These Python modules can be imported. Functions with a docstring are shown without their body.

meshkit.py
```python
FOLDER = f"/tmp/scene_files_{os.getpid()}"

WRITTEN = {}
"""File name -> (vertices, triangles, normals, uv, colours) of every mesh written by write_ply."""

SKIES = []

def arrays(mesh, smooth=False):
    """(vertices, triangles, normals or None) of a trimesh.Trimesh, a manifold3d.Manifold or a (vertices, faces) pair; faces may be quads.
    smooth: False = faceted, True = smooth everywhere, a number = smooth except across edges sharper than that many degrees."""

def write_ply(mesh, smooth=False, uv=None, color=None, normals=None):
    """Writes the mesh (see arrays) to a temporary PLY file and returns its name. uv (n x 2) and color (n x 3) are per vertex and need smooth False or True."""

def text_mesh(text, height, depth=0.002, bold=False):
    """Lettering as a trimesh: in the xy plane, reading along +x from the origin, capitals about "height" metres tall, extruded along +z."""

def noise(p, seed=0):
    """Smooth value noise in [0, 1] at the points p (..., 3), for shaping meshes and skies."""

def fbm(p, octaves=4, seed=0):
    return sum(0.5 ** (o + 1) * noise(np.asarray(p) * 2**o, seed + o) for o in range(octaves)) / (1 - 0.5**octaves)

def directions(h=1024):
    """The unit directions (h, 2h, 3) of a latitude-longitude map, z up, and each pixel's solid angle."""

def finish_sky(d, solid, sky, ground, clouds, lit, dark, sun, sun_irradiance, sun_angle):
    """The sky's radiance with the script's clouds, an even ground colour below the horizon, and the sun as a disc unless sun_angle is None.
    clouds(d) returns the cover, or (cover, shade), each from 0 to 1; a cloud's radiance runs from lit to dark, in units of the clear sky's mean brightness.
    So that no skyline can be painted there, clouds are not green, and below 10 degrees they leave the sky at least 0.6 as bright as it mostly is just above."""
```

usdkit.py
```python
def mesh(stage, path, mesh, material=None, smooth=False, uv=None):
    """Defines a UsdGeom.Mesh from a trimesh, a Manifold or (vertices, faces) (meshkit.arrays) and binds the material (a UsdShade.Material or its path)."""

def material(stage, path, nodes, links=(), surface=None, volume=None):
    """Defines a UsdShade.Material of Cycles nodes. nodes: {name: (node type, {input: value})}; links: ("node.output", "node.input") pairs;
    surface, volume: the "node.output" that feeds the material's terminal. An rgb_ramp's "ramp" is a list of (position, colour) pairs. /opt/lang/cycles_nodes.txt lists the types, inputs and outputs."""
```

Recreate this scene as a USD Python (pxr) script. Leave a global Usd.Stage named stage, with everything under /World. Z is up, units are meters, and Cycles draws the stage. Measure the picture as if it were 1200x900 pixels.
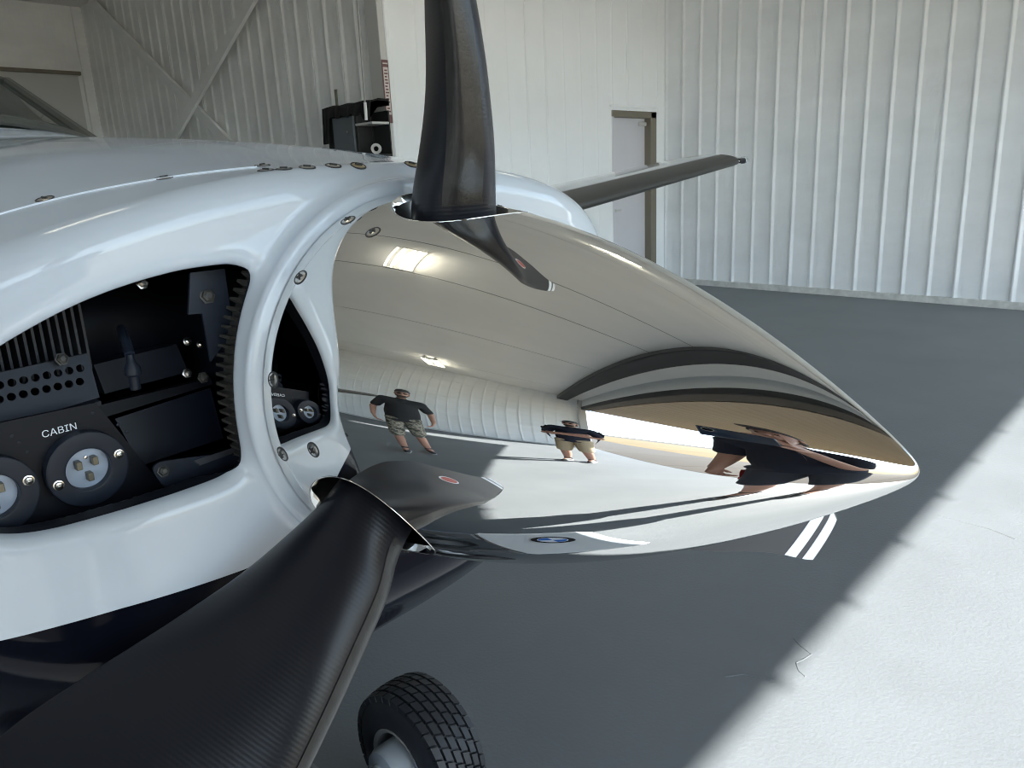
import math, numpy as np, trimesh, usdkit, meshkit
from manifold3d import Manifold
from scipy.ndimage import map_coordinates
from pxr import Usd, UsdGeom, UsdLux, UsdShade, Sdf, Gf, Vt

stage = Usd.Stage.CreateInMemory()
UsdGeom.SetStageUpAxis(stage, 'Z'); UsdGeom.SetStageMetersPerUnit(stage, 1.0)
UsdGeom.Xform.Define(stage, '/World')
R_ = np.random.RandomState(7)
H = 1.25                      # height of the propeller hub above the floor

# ------------------------------------------------------------------ camera
EYE = np.array([0.5067994, -0.4597705, H + 0.17509108])
YAW, PITCH, ROLL, FPX = -0.7729646, 0.25938915, 0.04822953, 899.985
def camera_axes():
    cy, sy = math.cos(YAW), math.sin(YAW)
    fwd, right, down = np.array([sy, cy, 0]), np.array([cy, -sy, 0]), np.array([0, 0, -1.])
    f2 = math.cos(PITCH) * fwd + math.sin(PITCH) * down
    d2 = math.cos(PITCH) * down - math.sin(PITCH) * fwd
    r3 = math.cos(ROLL) * right + math.sin(ROLL) * d2
    d3 = math.cos(ROLL) * d2 - math.sin(ROLL) * right
    return r3, d3, f2
CR, CD, CF = camera_axes()
cam = UsdGeom.Camera.Define(stage, '/World/Camera')
cam.CreateFocalLengthAttr(26.0); cam.CreateHorizontalApertureAttr(26.0 * 1200 / FPX)
cam.CreateVerticalApertureAttr(26.0 * 900 / FPX)
cam.CreateClippingRangeAttr((0.03, 4000.0))
m = np.eye(4); m[0, :3], m[1, :3], m[2, :3], m[3, :3] = CR, -CD, -CF, EYE
UsdGeom.Xformable(cam).AddTransformOp().Set(Gf.Matrix4d(*m.ravel().tolist()))
cam.CreateExposureAttr(0.64)

# ------------------------------------------------------------------ sun and sky
SUN_EL, SUN_AZ = math.radians(33.0), math.atan2(-0.31, 0.95)
sun_dir = np.array([math.cos(SUN_EL) * math.cos(SUN_AZ), math.cos(SUN_EL) * math.sin(SUN_AZ), math.sin(SUN_EL)])
sun = UsdLux.DistantLight.Define(stage, '/World/Sun')
sun.CreateIntensityAttr(4.75); sun.CreateNormalizeAttr(True); sun.CreateAngleAttr(0.53); sun.CreateColorAttr((1.0, 0.97, 0.925))
z = sun_dir; x = np.cross([0, 0, 1.], z); x /= np.linalg.norm(x); y = np.cross(z, x)
m = np.eye(4); m[0, :3], m[1, :3], m[2, :3] = x, y, z
UsdGeom.Xformable(sun).AddTransformOp().Set(Gf.Matrix4d(*m.ravel().tolist()))
SKY = 11.5
sky_mat = usdkit.material(stage, '/World/Looks/sky_look', {
    'sky': ('sky_texture', {'sky_type': 'hosek_wilkie', 'sun_disc': False, 'sun_direction': tuple(sun_dir), 'turbidity': 2.7, 'ground_albedo': 0.35}),
    'tc': ('texture_coordinate', {}),
    'mp': ('mapping', {'scale': (1.0, 1.6, 4.5), 'rotation': (0, 0, 0.6)}),
    'n': ('noise_texture', {'scale': 1.6, 'detail': 6, 'roughness': 0.6, 'distortion': 0.5}),
    'r': ('rgb_ramp', {'ramp': [(0.0, (0, 0, 0)), (0.44, (.04, .04, .04)), (0.72, (0.8, 0.8, 0.8)), (1, (.9, .9, .9))]}),
    'mx': ('mix', {'color2': (0.150, 0.155, 0.160)}),
    'bg': ('background_shader', {'strength': SKY})},
    [('tc.generated', 'mp.vector'), ('mp.vector', 'n.vector'), ('n.fac', 'r.fac'), ('r.color', 'mx.fac'), ('sky.color', 'mx.color1'), ('mx.color', 'bg.color')], surface='bg.background')
dome = UsdLux.DomeLight.Define(stage, '/World/Sky')
dome.CreateIntensityAttr(1.0)
UsdShade.MaterialBindingAPI.Apply(dome.GetPrim()).Bind(sky_mat)

# ------------------------------------------------------------------ helpers
used, LOC = {}, {}
def numbered(parent, name):
    k = (parent, name); n = used.get(k, 0); used[k] = n + 1
    return f'{parent}/{name}' if n == 0 else f'{parent}/{name}_{n:03d}'
def key(p, **kw):
    for k, v in kw.items():
        if v: p.SetCustomDataByKey(k, v)
def thing(name, label, cat, loc=(0, 0, 0), group=None):
    path = numbered('/World', name); x = UsdGeom.Xform.Define(stage, path)
    x.AddTranslateOp().Set(Gf.Vec3d(*map(float, loc))); LOC[path] = np.array(loc, float)
    key(x.GetPrim(), label=label, category=cat, group=group)
    return path
def base_of(path):
    while path and path not in LOC: path = path.rpartition('/')[0]
    return LOC.get(path, np.zeros(3))
def arr(mesh):
    if hasattr(mesh, 'to_mesh'):
        mm = mesh.to_mesh(); return np.array(mm.vert_properties[:, :3], float), np.array(mm.tri_verts)
    if isinstance(mesh, tuple): 
        v, f = np.asarray(mesh[0], float), np.asarray(mesh[1])
        if f.shape[1] == 4: f = np.vstack([f[:, [0, 1, 2]], f[:, [0, 2, 3]]])
        return v, f
    return np.array(mesh.vertices), np.array(mesh.faces)
def part(parent, name, mesh, mat, smooth=35, label=None, kind=None, normals=None):
    """one mesh under a thing or a part; vertices are given in world coordinates"""
    path = numbered(parent, name)
    v, f = arr(mesh); v = v - base_of(parent)
    if normals is not None:
        g = UsdGeom.Mesh.Define(stage, path)
        g.CreatePointsAttr(Vt.Vec3fArray.FromNumpy(v.astype(np.float32)))
        g.CreateFaceVertexCountsAttr(Vt.IntArray.FromNumpy(np.full(len(f), 3, np.int32)))
        g.CreateFaceVertexIndicesAttr(Vt.IntArray.FromNumpy(f.astype(np.int32).ravel()))
        g.CreateSubdivisionSchemeAttr('none')
        g.CreateNormalsAttr(Vt.Vec3fArray.FromNumpy(np.asarray(normals, np.float32))); g.SetNormalsInterpolation('vertex')
        UsdShade.MaterialBindingAPI.Apply(g.GetPrim()).Bind(mat)
    else:
        g = usdkit.mesh(stage, path, trimesh.Trimesh(v, f, process=False), mat, smooth=smooth)
    key(g.GetPrim(), label=label, kind=kind)
    return path
def solo(name, mesh, mat, label, cat, group=None, smooth=35, kind=None):
    p = part('/World', name, mesh, mat, smooth)
    key(stage.GetPrimAtPath(p), label=label, category=cat, group=group, kind=kind); return p
def struct(name, mesh, mat, label=None, smooth=35, cat=None):
    p = part('/World', name, mesh, mat, smooth, label=label, kind='structure')
    key(stage.GetPrimAtPath(p), category=cat); return p
def T(mesh, t): v, f = arr(mesh); return v + np.asarray(t, float), f
def cat_(*ms):
    vs, fs, n = [], [], 0
    for q in ms:
        v, f = arr(q); vs.append(v); fs.append(f + n); n += len(v)
    return np.vstack(vs), np.vstack(fs)
def box(lo, hi, bev=0.0):
    lo, hi = np.minimum(lo, hi).astype(float), np.maximum(lo, hi).astype(float)
    if bev <= 0:
        b = trimesh.creation.box(hi - lo); b.apply_translation((lo + hi) / 2); return b
    bev = min(bev, (hi - lo).min() * .45)
    pts = []
    for sx in (0, 1):
        for sy in (0, 1):
            for sz in (0, 1):
                c = np.array([(lo, hi)[s][i] for i, s in enumerate((sx, sy, sz))]); d = np.array([1 - 2 * sx, 1 - 2 * sy, 1 - 2 * sz]) * bev
                for a in range(3):
                    q = c + d; q[a] = c[a]; pts.append(q)
    return trimesh.convex.convex_hull(np.array(pts))
def frame_of(t):
    t = np.asarray(t, float) / np.linalg.norm(t)
    a = np.cross(t, [0, 0, 1.] if abs(t[2]) < .9 else [1., 0, 0]); a /= np.linalg.norm(a)
    return a, np.cross(t, a), t
def rings_mesh(rings, cap=True, closed=True):
    rings = np.asarray(rings, float); n, k = rings.shape[:2]; v = rings.reshape(-1, 3); f = []
    j = np.arange(k if closed else k - 1); jn = (j + 1) % k
    for i in range(n - 1):
        a, b = i * k, (i + 1) * k
        f.append(np.stack([a + j, a + jn, b + jn], 1)); f.append(np.stack([a + j, b + jn, b + j], 1))
    if cap and closed:
        v = np.vstack([v, rings[0].mean(0), rings[-1].mean(0)]); c0, c1 = n * k, n * k + 1
        f.append(np.stack([jn, j, np.full(k, c0)], 1)); f.append(np.stack([(n - 1) * k + j, (n - 1) * k + jn, np.full(k, c1)], 1))
    mesh = trimesh.Trimesh(v, np.vstack(f), process=False)
    if closed and cap and mesh.volume < 0: mesh.invert()
    return mesh
def tube(pts, r, sides=12):
    pts = np.asarray(pts, float); r = np.broadcast_to(r, (len(pts),)); tg = np.gradient(pts, axis=0)
    a, b, t = frame_of(tg[0]); th = np.linspace(0, 2 * np.pi, sides, endpoint=False); out = []
    for p, q, rr in zip(pts, tg, r):
        q = q / np.linalg.norm(q); a = a - q * (a @ q); a /= np.linalg.norm(a); b = np.cross(q, a)
        out.append(p + rr * (np.cos(th)[:, None] * a + np.sin(th)[:, None] * b))
    return rings_mesh(out)
def cyl(p0, p1, r, sides=24, bev=0.0):
    p0, p1 = np.asarray(p0, float), np.asarray(p1, float)
    if bev:
        d = (p1 - p0) / np.linalg.norm(p1 - p0) * bev
        return lathe_pts([(p0, r - bev), (p0 + d, r), (p1 - d, r), (p1, r - bev)], sides)
    return lathe_pts([(p0, r), (p1, r)], sides)
def lathe_pts(prof, sides=24):
    t = np.asarray(prof[-1][0]) - np.asarray(prof[0][0]); a, b, t = frame_of(t); th = np.linspace(0, 2 * np.pi, sides, endpoint=False)
    return rings_mesh([np.asarray(p) + r * (np.cos(th)[:, None] * a + np.sin(th)[:, None] * b) for p, r in prof])
def lathe(c, axis, prof, sides=32):
    """prof: (distance along axis, radius)"""
    c = np.asarray(c, float); a, b, t = frame_of(axis)
    th = np.linspace(0, 2 * np.pi, sides, endpoint=False)
    return rings_mesh([c + t * d + r * (np.cos(th)[:, None] * a + np.sin(th)[:, None] * b) for d, r in prof])
def torus_pts(c, axis, prof, sides=48):
    """closed profile swept round an axis: prof (distance along axis, radius)"""
    c = np.asarray(c, float); a, b, t = frame_of(axis); th = np.linspace(0, 2 * np.pi, sides, endpoint=False)
    v = np.array([[c + t * d + r * (math.cos(q) * a + math.sin(q) * b) for d, r in prof] for q in th]); k = len(prof)
    f = []
    for i in range(sides):
        for j in range(k):
            p, q_, r_, s = i * k + j, i * k + (j + 1) % k, ((i + 1) % sides) * k + (j + 1) % k, ((i + 1) % sides) * k + j
            f += [(p, q_, r_), (p, r_, s)]
    mm = trimesh.Trimesh(v.reshape(-1, 3), f, process=False)
    if mm.volume < 0: mm.invert()
    return mm
def prism(poly, origin, ux, uy, depth):
    """polygon in the plane (ux, uy) at origin, extruded along ux x uy by depth"""
    from shapely.geometry import Polygon
    poly = poly if hasattr(poly, 'exterior') else Polygon(poly)
    e = trimesh.creation.extrude_polygon(poly.buffer(0), depth, engine='earcut')
    ux, uy = np.asarray(ux, float), np.asarray(uy, float); ux /= np.linalg.norm(ux); uy = uy - ux * (ux @ uy); uy /= np.linalg.norm(uy)
    v = np.array(e.vertices); M = np.stack([ux, uy, np.cross(ux, uy)])
    return trimesh.Trimesh(v @ M + np.asarray(origin, float), e.faces, process=False)

# ------------------------------------------------------------------ materials
def pm(name, base, rough=0.5, metal=0.0, var=None, bump=None, coat=0.0, spec=0.5, extra=None):
    nodes = {'p': ('principled_bsdf', dict(base_color=base, roughness=rough, metallic=metal, coat_weight=coat, specular_ior_level=spec, **(extra or {})))}
    links = []
    if var or bump: nodes['g'] = ('geometry', {})
    if var:
        sc, am, *st = var
        lo, hi = [max(0, c * (1 - am)) for c in base], [min(1, c * (1 + am)) for c in base]
        nodes['n'] = ('noise_texture', {'scale': sc, 'detail': 5, 'roughness': 0.6})
        nodes['r'] = ('rgb_ramp', {'ramp': [(0, lo), (0.3, lo), (0.7, hi), (1, hi)]})
        if st:
            nodes['mpv'] = ('mapping', {'scale': st[0]}); links += [('g.position', 'mpv.vector'), ('mpv.vector', 'n.vector')]
        else: links += [('g.position', 'n.vector')]
        links += [('n.fac', 'r.fac'), ('r.color', 'p.base_color')]
    if bump:
        sc, st_, di = bump[:3]
        nodes['bn'] = ('noise_texture', {'scale': sc, 'detail': 4, 'roughness': 0.6})
        nodes['b'] = ('bump', {'strength': st_, 'distance': di})
        if len(bump) > 3:
            nodes['mpb'] = ('mapping', {'scale': bump[3]}); links += [('g.position', 'mpb.vector'), ('mpb.vector', 'bn.vector')]
        else: links += [('g.position', 'bn.vector')]
        links += [('bn.fac', 'b.height'), ('b.normal', 'p.normal')]
    return usdkit.material(stage, '/World/Looks/' + name, nodes, links, surface='p.BSDF')
def emit(name, col, s):
    return usdkit.material(stage, '/World/Looks/' + name, {'e': ('emission', {'color': col, 'strength': s})}, [], surface='e.emission')
M = {}
M['floor'] = pm('floor_paint', (0.128, 0.142, 0.152), 0.5, var=(1.3, 0.09), bump=(85, 0.34, 0.004))
M['apron'] = pm('apron_asphalt', (0.05, 0.047, 0.042), 0.9, var=(0.8, 0.08), bump=(60, 0.3, 0.003))
M['wall'] = pm('sprayed_wall', (0.85, 0.88, 0.90), 0.6, var=(1.1, 0.05, (1, 1, 2.5)), bump=(26, 0.55, 0.006, (1, 1, .35)))
M['wall2'] = pm('sprayed_wall_smooth', (0.88, 0.91, 0.93), 0.55, var=(1.0, 0.03), bump=(18, 0.35, 0.006, (1, 1, .3)))
M['wallrear'] = pm('sprayed_wall_rear', (0.86, 0.87, 0.87), 0.65, var=(1.2, 0.07, (1, 1, 2)), bump=(22, 0.6, 0.008, (1, 1, .4)))
M['ceil'] = pm('ceiling_panel', (0.80, 0.795, 0.77), 0.7, var=(1.0, 0.04), bump=(6, 0.15, 0.01))
M['seam'] = pm('dark_seam', (0.09, 0.09, 0.09), 0.6)
M['steel'] = pm('dark_primer_steel', (0.035, 0.037, 0.042), 0.5, bump=(8, .2, .005))
M['brown'] = pm('tan_sheet_metal', (0.28, 0.245, 0.21), 0.5, var=(.7, .08))
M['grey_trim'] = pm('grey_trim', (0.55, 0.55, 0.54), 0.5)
M['door'] = pm('door_paint', (0.62, 0.62, 0.66), 0.45, var=(2, .03))
M['jamb'] = pm('door_jamb', (0.19, 0.17, 0.13), 0.5)
M['base'] = pm('wall_base_angle', (0.62, 0.62, 0.60), 0.6, var=(9, .2))
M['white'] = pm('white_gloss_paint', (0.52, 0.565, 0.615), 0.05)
M['navy'] = pm('navy_gloss_paint', (0.0022, 0.0026, 0.0055), 0.10, spec=.12)
M['chrome'] = pm('polished_aluminium', (0.83, 0.825, 0.80), 0.012, metal=1.0)
M['steelbright'] = pm('screw_steel', (0.62, 0.60, 0.56), 0.22, metal=1.0)
M['brass'] = pm('yellow_zinc_fastener', (0.52, 0.44, 0.28), 0.35, metal=1.0)
M['slot'] = pm('slot_dark', (0.03, 0.03, 0.03), 0.6)
M['black'] = pm('flat_black', (0.012, 0.012, 0.013), 0.6)
M['bay'] = pm('engine_bay_black', (0.004, 0.005, 0.009), 0.5, spec=.25)
M['bayblue'] = pm('black_anodised', (0.006, 0.009, 0.018), 0.4, spec=.3)
M['bayblue2'] = pm('black_bracket', (0.013, 0.017, 0.027), 0.45, spec=.3)
M['fin'] = pm('cast_fin', (0.045, 0.046, 0.052), 0.5, spec=.3)
M['gear'] = pm('ring_gear_steel', (0.045, 0.042, 0.036), 0.5)
M['plug'] = pm('plug_face', (0.36, 0.42, 0.52), 0.35)
M['prong'] = pm('plug_blade', (0.16, 0.15, 0.12), 0.35, metal=.8)
M['rubber'] = pm('tyre_rubber', (0.010, 0.011, 0.014), 0.55, bump=(120, .25, .002))
M['hub'] = pm('grey_hub_paint', (0.34, 0.37, 0.40), 0.35, coat=.5)
M['rim'] = pm('rim_zinc', (0.45, 0.46, 0.47), 0.3, metal=.9)
M['boot'] = pm('deice_boot_rubber', (0.035, 0.035, 0.032), 0.42, bump=(60, .2, .002))
M['glass'] = usdkit.material(stage, '/World/Looks/windshield_acrylic', {'t': ('transparent_bsdf', {'color': (.62, .70, .68)}), 'g': ('glossy_bsdf', {'roughness': 0.02, 'color': (.9, .95, .95)}), 'f': ('fresnel', {'IOR': 1.5}), 'm': ('mix_closure', {})}, [('f.fac', 'm.fac'), ('t.BSDF', 'm.closure1'), ('g.BSDF', 'm.closure2')], surface='m.closure')
M['lens'] = usdkit.material(stage, '/World/Looks/nav_light_lens', {'p': ('principled_bsdf', {'base_color': (.8, .85, .85), 'roughness': .05, 'transmission_weight': .7})}, [], surface='p.BSDF')
M['seal'] = pm('windshield_seal', (0.05, 0.05, 0.042), 0.5)
M['interior'] = pm('cabin_trim', (0.10, 0.12, 0.11), 0.8)
M['tape'] = pm('white_tape', (0.78, 0.82, 0.88), 0.5)
M['red'] = pm('decal_red', (0.42, 0.06, 0.04), 0.4)
M['nickel'] = pm('erosion_strip', (0.020, 0.0185, 0.017), 0.30, metal=.2, var=(90, .3), bump=(300, .35, .0006))
M['lamp'] = emit('lamp_glow', (1.0, 0.94, 0.76), 8.0)
M['sign'] = pm('sign_white', (0.62, 0.55, 0.53), 0.5)
M['signred'] = pm('sign_red', (0.16, 0.08, 0.075), 0.5)
M['cabinet'] = pm('cabinet_grey', (0.10, 0.12, 0.135), 0.5)
M['cloth'] = pm('black_cloth', (0.008, 0.008, 0.009), 0.9, bump=(30, .5, .01))
M['cord'] = pm('cord_grey', (0.30, 0.31, 0.31), 0.5)
M['handle'] = pm('handle_white', (0.75, 0.76, 0.76), 0.4)
M['wood'] = pm('broom_wood', (0.13, 0.13, 0.10), 0.6)
M['blue'] = pm('blue_paint', (0.04, 0.16, 0.55), 0.35)
M['tuggrey'] = pm('tug_grey', (0.10, 0.105, 0.11), 0.5)
M['rag'] = pm('red_rag', (0.45, 0.03, 0.03), 0.8)
M['tugwhite'] = pm('tug_white', (0.62, 0.64, 0.66), 0.4)
M['grass'] = pm('dry_grass', (0.12, 0.085, 0.026), 0.9, var=(.35, .35))
M['road'] = pm('asphalt', (0.07, 0.068, 0.065), 0.9, var=(.4, .1))
M['hill'] = pm('far_hills', (0.07, 0.07, 0.062), 1.0, var=(.01, .2))
M['skin'] = pm('skin', (0.42, 0.23, 0.17), 0.5, var=(30, .06))
M['tee_black'] = pm('black_tee', (0.014, 0.015, 0.018), 0.85)
M['tee_navy'] = pm('navy_shirt', (0.012, 0.016, 0.032), 0.85, bump=(40, .3, .004))
M['khaki'] = pm('khaki_cotton', (0.42, 0.34, 0.23), 0.85)
M['denim'] = pm('dark_shorts', (0.03, 0.035, 0.05), 0.85)
M['camo'] = usdkit.material(stage, '/World/Looks/camo_cotton', {'g': ('geometry', {}), 'n': ('noise_texture', {'scale': 14, 'detail': 2}), 'r': ('rgb_ramp', {'interpolate': False, 'ramp': [(0, (.05, .05, .04)), (.42, (.17, .16, .13)), (.5, (.30, .28, .23)), (.58, (.10, .10, .08))]}), 'p': ('principled_bsdf', {'roughness': .9})}, [('g.position', 'n.vector'), ('n.fac', 'r.fac'), ('r.color', 'p.base_color')], surface='p.BSDF')
M['shoe'] = pm('dark_shoe', (0.03, 0.03, 0.034), 0.6)
M['sole'] = pm('shoe_sole', (0.5, 0.5, 0.5), 0.7)
M['hair'] = pm('dark_hair', (0.03, 0.02, 0.015), 0.7)
M['cap'] = pm('cap_cloth', (0.045, 0.045, 0.05), 0.8)
M['phone'] = pm('phone_blue', (0.010, 0.022, 0.05), 0.2, coat=.8)
M['screen'] = pm('phone_screen', (0.01, 0.01, 0.01), 0.05)
M['lensglass'] = pm('phone_lens', (0.005, 0.005, 0.008), 0.03, coat=1)
# blade: matt black with the fine ribs of its fabric; the ribs run across the blade (object y of the st coordinate)
M['blade'] = usdkit.material(stage, '/World/Looks/blade_composite', {
    'uv': ('attribute', {'attribute': 'st'}), 'mp': ('mapping', {'scale': (1, 1, 1)}),
    'w': ('wave_texture', {'wave_type': 'bands', 'bands_direction': 'y', 'scale': 95, 'distortion': 0.6, 'detail': 1, 'detail_scale': 3}),
    'b': ('bump', {'strength': 0.07, 'distance': 0.0006}), 'p': ('principled_bsdf', {'base_color': (0.0055, 0.006, 0.009), 'specular_ior_level': 0.36, 'roughness': 0.34})},
    [('uv.vector', 'mp.vector'), ('mp.vector', 'w.vector'), ('w.fac', 'b.height'), ('b.normal', 'p.normal')], surface='p.BSDF')
# ------------------------------------------------------------------ the hangar (a T-shaped bay, open towards +x)
CEIL, XB, YT, XR = 4.06, -5.2, 4.0, -12.0          # ceiling height, back wall of the bay, half width of the tail bay, its rear wall
YR, XF = -6.6, 1.25                                 # right wall, front opening
def setting(name, label=None):
    path = numbered('/World', name); x = UsdGeom.Xform.Define(stage, path); key(x.GetPrim(), kind='structure', label=label); return path
def rib_panel(p0, p1, inward, z0, z1, rw, rh, mat, parent, name='wall_panel', seed=0, dish=0.004, end_rib=False):
    """one pan of the wall with its rib at p0; inward: unit normal towards the room"""
    p0, p1 = np.asarray(p0, float), np.asarray(p1, float); L = np.linalg.norm(p1 - p0); u = (p1 - p0) / L
    s = [0, rw * .2, rw * .4, rw * .55, rw * .75, rw, rw * 1.15]; h = [rh * .55, rh * .95, rh, rh * .9, rh * .3, 0.0, -dish]
    s += [L * .5, L * .85, L - .004, L]; h += [-dish * .4, -dish * .6, 0.0, rh * .5]
    zs = [z0, z0 + (z1 - z0) * .3, z0 + (z1 - z0) * .62, z1]; rings = []
    rr = np.random.RandomState(seed)
    for zz in zs:
        w = 1 + .12 * rr.randn(); o = .003 * rr.randn()
        P = [np.array([*(p0 + u * a + inward * (b * (w if b > 0 else 1) + o)), zz]) for a, b in zip(s, h)]
        P += [np.array([*(p1 - inward * .03), zz]), np.array([*(p0 - inward * .03), zz])]
        rings.append(P)
    part(parent, name, rings_mesh(rings), mat, smooth=50)
def panel_wall(parent, p0, p1, inward, z0, z1, pitch, rw, rh, mat, seed=0):
    p0, p1 = np.asarray(p0, float), np.asarray(p1, float); n = max(1, int(round(np.linalg.norm(p1 - p0) / pitch)))
    for i in range(n):
        rib_panel(p0 + (p1 - p0) * i / n, p0 + (p1 - p0) * (i + 1) / n, np.asarray(inward, float), z0, z1, rw, rh, mat, parent, seed=seed + i)
struct('floor', box((-12.4, -9.2, -.2), (1.45, 9.2, 0)), M['floor'])
for cr in ([(-.362, 1.636), (-.329, 1.611), (-.286, 1.59), (-.294, 1.549), (-.303, 1.521), (-.281, 1.49), (-.255, 1.476)], [(-.43, 1.33), (-.398, 1.372), (-.348, 1.393), (-.32, 1.401)], [(-.283, 2.843), (-.187, 2.835), (-.094, 2.828), (0.001, 2.789)]):
    part('/World/floor', 'paint_ridge', tube([(a, b, -.001) for a, b in cr], .0028, 8), M['floor'])
struct('ceiling', box((-12.4, -7.2, CEIL + .05), (1.6, 9.0, CEIL + .25)), M['ceil'])
ca = '/World/ceiling'
SEAMS = [YR, -5.3, -2.69, -.83, .27, 3.12, 5.8, 8.4]
for a, b in zip(SEAMS[:-1], SEAMS[1:]):
    part(ca, 'ceiling_panel', box((XB, a + .009, CEIL), (.80, b - .009, CEIL + .04), .004), M['ceil'])
for a in SEAMS[1:-1]:
    part(ca, 'ceiling_seam', box((XB, a - .011, CEIL + .02), (.80, a + .011, CEIL + .05)), M['seam'])
for a, b in zip((-4.0, -2.69, -.83, .27, 2.2), (-2.69, -.83, .27, 2.2, 4.0)):
    part(ca, 'ceiling_panel', box((XR, a + .009, CEIL), (XB - .02, b - .009, CEIL + .04), .004), M['ceil'])
# left wall with sprayed ribs
wl = setting('wall_left', 'white sprayed sheet-metal wall with upright ribs')
d = np.array([0.9977, -0.068]); nrm = np.array([-0.068, -0.9977]); a0 = np.array([XB, 8.42]); a1 = a0 + d * 6.62
panel_wall(wl, a0, a1, nrm, 0.0, CEIL + .06, .2535, .045, .015, M['wall'], 11)
part(wl, 'wall_backing', prism([(0, 0), (6.9, 0), (6.9, .12), (0, .12)], (a0[0], a0[1] + .03, -.1), (*d, 0), (-d[1], d[0], 0), 4.3), M['wall'])
part(wl, 'base_angle', prism([(0, 0), (6.62, 0), (6.62, .03), (0, .03)], (*(a0 + nrm * .03), 0), (*d, 0), (-d[1], d[0], 0), .07), M['base'])
# back wall of the bay, left of the aircraft's tail, with the walk-through door
wb = setting('wall_back', 'smooth white wall facing the hangar opening')
I = np.array([1., 0])
panel_wall(wb, (XB, 4.06), (XB, 7.29), I, 0, CEIL + .06, .30, .03, .004, M['wall2'], 40)
panel_wall(wb, (XB, 7.29), (XB, 8.22), I, 2.16, CEIL + .06, .31, .03, .004, M['wall2'], 60)
panel_wall(wb, (XB, 8.22), (XB, 8.44), I, 0, CEIL + .06, .22, .03, .004, M['wall2'], 70)
part(wb, 'wall_backing', cat_(box((XB - .16, 4.0, -.1), (XB - .03, 7.29, 4.2)), box((XB - .16, 8.22, -.1), (XB - .03, 8.6, 4.2)), box((XB - .16, 7.29, 2.16), (XB - .03, 8.22, 4.2))), M['wall2'])
part(wb, 'corner_post', box((XB - .16, 4.02, 0), (XB + .02, 4.07, CEIL + .06), .008), M['wall2'])
part(wb, 'corner_shade_strip', box((XB - .16, 3.955, 0), (XB + .01, 4.02, CEIL + .06), .004), M['grey_trim'])  # darker grey strip put in for the shaded side of the post
dr = setting('door_1', 'pale grey walk-through door in a brown frame')
part(dr, 'door_leaf', box((XB - .13, 7.33, .01), (XB - .09, 8.15, 2.10), .004), M['door'])
part(dr, 'door_stop', box((XB - .09, 7.34, .01), (XB - .075, 7.40, 2.08), .003), M['door'])
for lo, hi in (((XB - .14, 8.10, 0), (XB + .008, 8.225, 2.165)), ((XB - .14, 7.285, 2.09), (XB + .008, 8.225, 2.165)), ((XB - .14, 7.285, 0), (XB + .004, 7.33, 2.165))):
    part(dr, 'frame_member', box(lo, hi, .006), M['jamb'] if lo[1] > 8 or lo[2] > 2 else M['door'])
part(dr, 'closer', box((XB - .09, 7.95, 2.0), (XB - .05, 8.09, 2.05), .008), M['grey_trim'])
part(dr, 'door_handle', cat_(cyl((XB - .09, 7.42, 1.0), (XB - .05, 7.42, 1.0), .02), cyl((XB - .05, 7.40, 1.0), (XB - .05, 7.52, 1.0), .01)), M['grey_trim'])
part(dr, 'drip_cap', box((XB, 7.25, 2.20), (XB + .02, 8.25, 2.225), .004), M['wall2'])
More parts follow.
